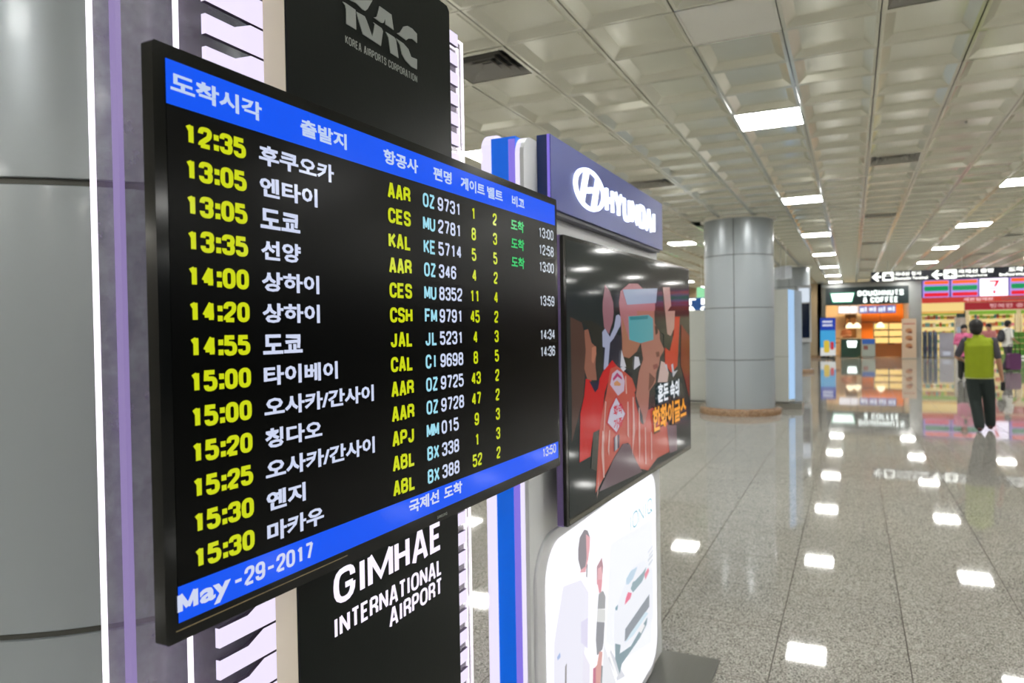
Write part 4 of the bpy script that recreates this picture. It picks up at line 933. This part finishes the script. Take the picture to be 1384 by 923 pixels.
def person(label, loc, rz, H, P, skin, hair, top, trousers, shoes, vox=.012, sleeve=.5, sleevecol=None, vest=False, longhair=False, tilt=0.):
    """P: hip/shoulder widths and joint positions for a 1.74 m body; x right, y forward (where the person faces)"""
    k = H/1.74
    t = thing('person', label, 'person', loc, rz)
    def S(p, *r): return tuple(v*k for v in p)+tuple(x*k for x in r)
    hd = P.get('head', (0, .02, 1.61)); M_skin = mat('skin_%d' % skin[0], skin, rough=.5, vary=.05)
    b = MB()
    tube(b, [S((0, 0, .90), .15, .10), S((0, 0, 1.02), .135, .095), S((0, 0, 1.16), .14, .10), S((0, .0, 1.32), .165, .105), S((0, -.01, 1.42), .14, .08), S((0, .0, 1.47), .06, .055)])
    tube(b, [S((0, 0, 1.42), .058), S(lerp((0, 0, 1.42), hd, .6), .055)])
    hx, hy, hz = hd
    b.ball(S((hx, hy, hz+.02)), .076*k, .095*k, .112*k, 16, 12)
    b.ball(S((hx, hy+.05, hz-.05)), .052*k, .05*k, .05*k, 12, 8)         # jaw
    b.ball(S((hx, hy+.105, hz-.005)), .013*k, .018*k, .02*k, 8, 6)       # nose
    for s in (-1, 1): b.ball(S((hx+s*.08, hy-.005, hz)), .012*k, .022*k, .032*k, 8, 6)
    sh = MB(); slvs = []; tr = MB(); so_ = MB()
    for s, key in ((-1, 'L'), (1, 'R')):
        A = (s*.185, -.005, 1.415); E_ = P['elbow'+key]; Hn = P['hand'+key]; Kn = P['knee'+key]; An = P['ankle'+key]; hip = (s*.09, 0, .90)
        tube(b, [S(A, .05), S(lerp(A, E_, .5), .045), S(E_, .037), S(lerp(E_, Hn, .4), .036), S(Hn, .025)])
        d = (Vector(Hn)-Vector(E_)).normalized(); wv = Vector((0, 1, 0)) if abs(d.y) < .7 else Vector((1, 0, 0)); wv = (wv-d*wv.dot(d)).normalized(); nv = d.cross(wv)*(-s)
        H0 = Vector(Hn); tube(b, [S(tuple(H0), .026, .022), S(tuple(H0+d*.05), .018, .036), S(tuple(H0+d*.085), .015, .036)])
        for q, (off, ln) in enumerate(((-.030, .062), (-.010, .074), (.011, .070), (.031, .055))):
            f0 = H0+d*.08+wv*off; f1 = f0+d*ln*.5+nv*.006; f2 = f1+d*ln*.42+nv*.022
            tube(b, [S(tuple(f0), .0095), S(tuple(f1), .009), S(tuple(f2), .0078)], 8)
        th = H0+d*.03+wv*.036; tube(b, [S(tuple(th), .012), S(tuple(th+d*.035+wv*.022), .0105), S(tuple(th+d*.062+wv*.026+nv*.008), .009)], 8)
        tube(b, [S(hip, .085), S(lerp(hip, Kn, .5), .072), S(Kn, .052), S(lerp(Kn, An, .4), .05), S(An, .036)])
        tube(tr, [S(hip, .095, .112), S(lerp(hip, Kn, .5), .100), S(Kn, .084), S(lerp(Kn, An, .5), .080), S(lerp(Kn, An, .97), .074)])
        ft = P.get('foot'+key, 0.)
        tube(so_, [S((An[0], An[1]-.05, max(.04, An[2]-.04)), .036, .036), S((An[0], An[1]+.06, max(.038, An[2]-.045-ft)), .044, .034), S((An[0]+.005*s, An[1]+.17, max(.028, An[2]-.055-ft*1.6)), .034, .022)])
        e = lerp(A, E_, sleeve*2) if sleeve <= .5 else lerp(E_, Hn, (sleeve-.5)*2)
        pts = [S(A, .060), S(lerp(A, E_, min(.5, sleeve)), .056)]
        if sleeve > .5: pts.append(S(E_, .052))
        pts.append(S(e, .052)); slv = MB(); tube(slv, pts); slvs.append(slv)
    tube(tr, [S((0, 0, .86), .16, .12), S((0, 0, .95), .165, .118), S((0, 0, 1.0), .155, .112)])
    lo = P.get('hem', .84)
    tube(sh, [S((0, 0, lo), .192, .145), S((0, 0, lo+.02), .192, .145), S((0, 0, 1.0), .190, .140), S((0, 0, 1.18), .194, .138), S((0, 0, 1.34), .206, .134), S((0, -.005, 1.42), .165, .10), S((0, -.005, 1.47), .085, .075), S((0, -.005, 1.49), .075, .07)], 20, False)
    for s in (-1, 1): tube(sh, [S((s*.10, 0, 1.39), .075), S((s*.175, 0, 1.395), .068)])
    bo = fuse(b, 'body', M_skin, t, vox*.8)
    fuse(tr, 'trousers', trousers, t, vox); fuse(so_, 'shoes', shoes, t, vox)
    if vest:
        for q_ in slvs: fuse(q_, 'shirt_sleeve', sleevecol, t, vox)
    else:
        for q_ in slvs: sh.add(q_.v, q_.f)
    fuse(sh, 'vest' if vest else 'top', top, t, vox)
    hb = MB(); hb.ball(S((hx, hy-.015, hz+.05)), .100*k, .112*k, .104*k, 16, 12)
    hb.ball(S((hx, hy-.045, hz-.01)), .090*k, .078*k, .092*k, 12, 10)
    if longhair: hb.ball(S((hx, hy-.06, hz-.10)), .08*k, .05*k, .12*k, 12, 10)
    ho = fuse(hb, 'hair', hair, t, vox)
    for s in (-1, 1): MB().ball(S((hx+s*.03, hy+.088, hz+.012)), .011*k, .008*k, .006*k, 8, 6).build('eye', M_dark, bo)
    MB().ball(S((hx, hy+.092, hz-.052)), .022*k, .01*k, .006*k, 8, 6).build('mouth', paint((150, 80, 76), .5), bo)
    return t, S
M_hair = mat('black_hair', (20, 18, 17), rough=.55, vary=.3, vscale=40, bump=.4, bscale=120, stretch=(1, 1, .2))
M_lime = mat('lime_fabric', (142, 158, 10), rough=.8, vary=.06, vscale=12, bump=.25, bscale=60)
M_grey = paint((74, 70, 78), .85); M_olive = paint((40, 50, 48), .85); M_brownshoe = paint((64, 30, 26), .5)
walk = dict(elbowL=(-.30, .04, 1.16), handL=(-.20, .24, 1.10), elbowR=(.25, -.02, 1.12), handR=(.29, .04, .87), kneeL=(-.05, .03, .48), ankleL=(.0, -.06, .09), kneeR=(.13, .12, .49), ankleR=(.15, .20, .10), head=(-.04, .02, 1.605))
man, Sm = person('person seen from behind in a lime green vest and dark trousers, walking away', (1.80, 13.42, 0), -.10, 1.76, walk, (186, 136, 110), M_hair, M_lime, M_olive, M_brownshoe, .010, .42, M_grey, True)
hem = MB(); hem.lathe([(.191, 0), (.197, 0), (.197, .02), (.191, .02)], 28); 
for i_, v_ in enumerate(hem.v): hem.v[i_] = (v_[0], v_[1]*.72, v_[2])
hem.build('vest_hem', paint((170, 176, 120), .8), man, (0, 0, .838))
col_ = MB(); col_.lathe([(.086, 0), (.070, .05), (.064, .05), (.08, 0)], 20); col_.build('collar', M_lime, man, (-.01, 0, 1.475))
ph_ = thing('handheld_pouch', 'small black pouch held in the lime vested person\'s right hand', 'pouch', (1.80+.315, 13.42+.03, .72), -.1)
MB().bbox(-.03, .03, -.06, .06, -.07, .07, .015).build('body', M_dark, ph_)
M_pink = paint((214, 110, 150), .85)
stand = dict(elbowL=(-.25, .02, 1.14), handL=(-.10, .25, 1.16), elbowR=(.25, .02, 1.14), handR=(.10, .25, 1.14), kneeL=(-.09, .05, .49), ankleL=(-.08, -.05, .09), kneeR=(.09, .02, .49), ankleR=(.10, .02, .09), head=(0, .05, 1.595), hem=.72)
pk, _ = person('person in a pink top looking down at a phone, facing the camera', (3.02, 25.4, 0), PI+.05, 1.66, stand, (206, 160, 138), M_hair, M_pink, M_dark, M_dark, .014, .9, None, False, True)
pc = thing('phone', 'dark phone held by the person in the pink top', 'phone', (3.02, 25.10, 1.15)); MB().bbox(-.04, .04, -.006, .006, 0, .15, .01).build('body', M_dark, pc)
M_tee = paint((224, 222, 216), .8); M_purp = paint((96, 48, 92), .6)
side = dict(elbowL=(-.23, .0, 1.12), handL=(-.22, .14, .98), elbowR=(.23, .02, 1.12), handR=(.20, .20, 1.0), kneeL=(-.09, .12, .49), ankleL=(-.09, .16, .09), kneeR=(.09, -.02, .50), ankleR=(.09, -.18, .11), head=(0, .03, 1.605))
wm, Sw = person('person in a white T-shirt wearing a dark backpack, in front of the store', (4.90, 30.3, 0), -1.15, 1.76, side, (196, 146, 120), M_hair, M_tee, M_grey, M_dark, .014, .45, None)
bp_ = thing('backpack', 'dark backpack on the back of the person in the white T-shirt', 'backpack', (4.90, 30.3, 0), -1.15)
bb = MB(); bb.ball((0, -.21, 1.22), .15, .10, .23, 14, 10); bb.ball((0, -.29, 1.14), .11, .05, .12, 12, 8); fuse(bb, 'bag', paint((52, 54, 60), .7), bp_, .014)
for s in (-1, 1): 
    st = MB(); tube(st, [(s*.10, -.14, 1.10, .012), (s*.14, .02, 1.12, .012), (s*.13, .135, 1.22, .012), (s*.115, .11, 1.40, .012), (s*.11, -.02, 1.47, .012), (s*.10, -.14, 1.40, .012)], 8); st.build('strap', M_dark, bp_)
sc_ = thing('suitcase', 'upright purple suitcase beside the person in the white T-shirt', 'suitcase', (5.02, 29.95, 0), .35)
MB().bbox(-.19, .19, -.12, .12, .06, .62, .05).build('shell', M_purp, sc_)
MB().box(-.12, -.10, .08, .10, .62, .90).box(.10, .12, .08, .10, .62, .90).box(-.12, .12, .075, .105, .90, .92).build('handle', M_dark, sc_)
for sx in (-.15, .15):
    for sy in (-.08, .08): MB().cyl((sx-.012, sy, .028), (sx+.012, sy, .028), .028, n=12).build('wheel', M_dark, sc_)
p4, _ = person('person in a dusky pink T-shirt, half hidden behind the lime vest', (4.55, 31.6, 0), 2.6, 1.66, stand, (200, 150, 130), M_hair, paint((190, 120, 120), .8), M_grey, M_dark, .016, .45, None)
st2 = dict(stand); st2['hem'] = .84
p5, _ = person('shop worker in a brown top standing behind the dark green counter', (-.3, 42.75, 0), PI, 1.68, st2, (206, 160, 138), M_hair, paint((150, 96, 70), .8), M_dark, M_dark, .018, .45, None)
p6, _ = person('customer in a pale top standing by the cafe tables', (-.95, 42.0, 0), 2.2, 1.64, st2, (206, 160, 138), M_hair, paint((214, 170, 150), .8), M_dark, M_dark, .018, .45, None)
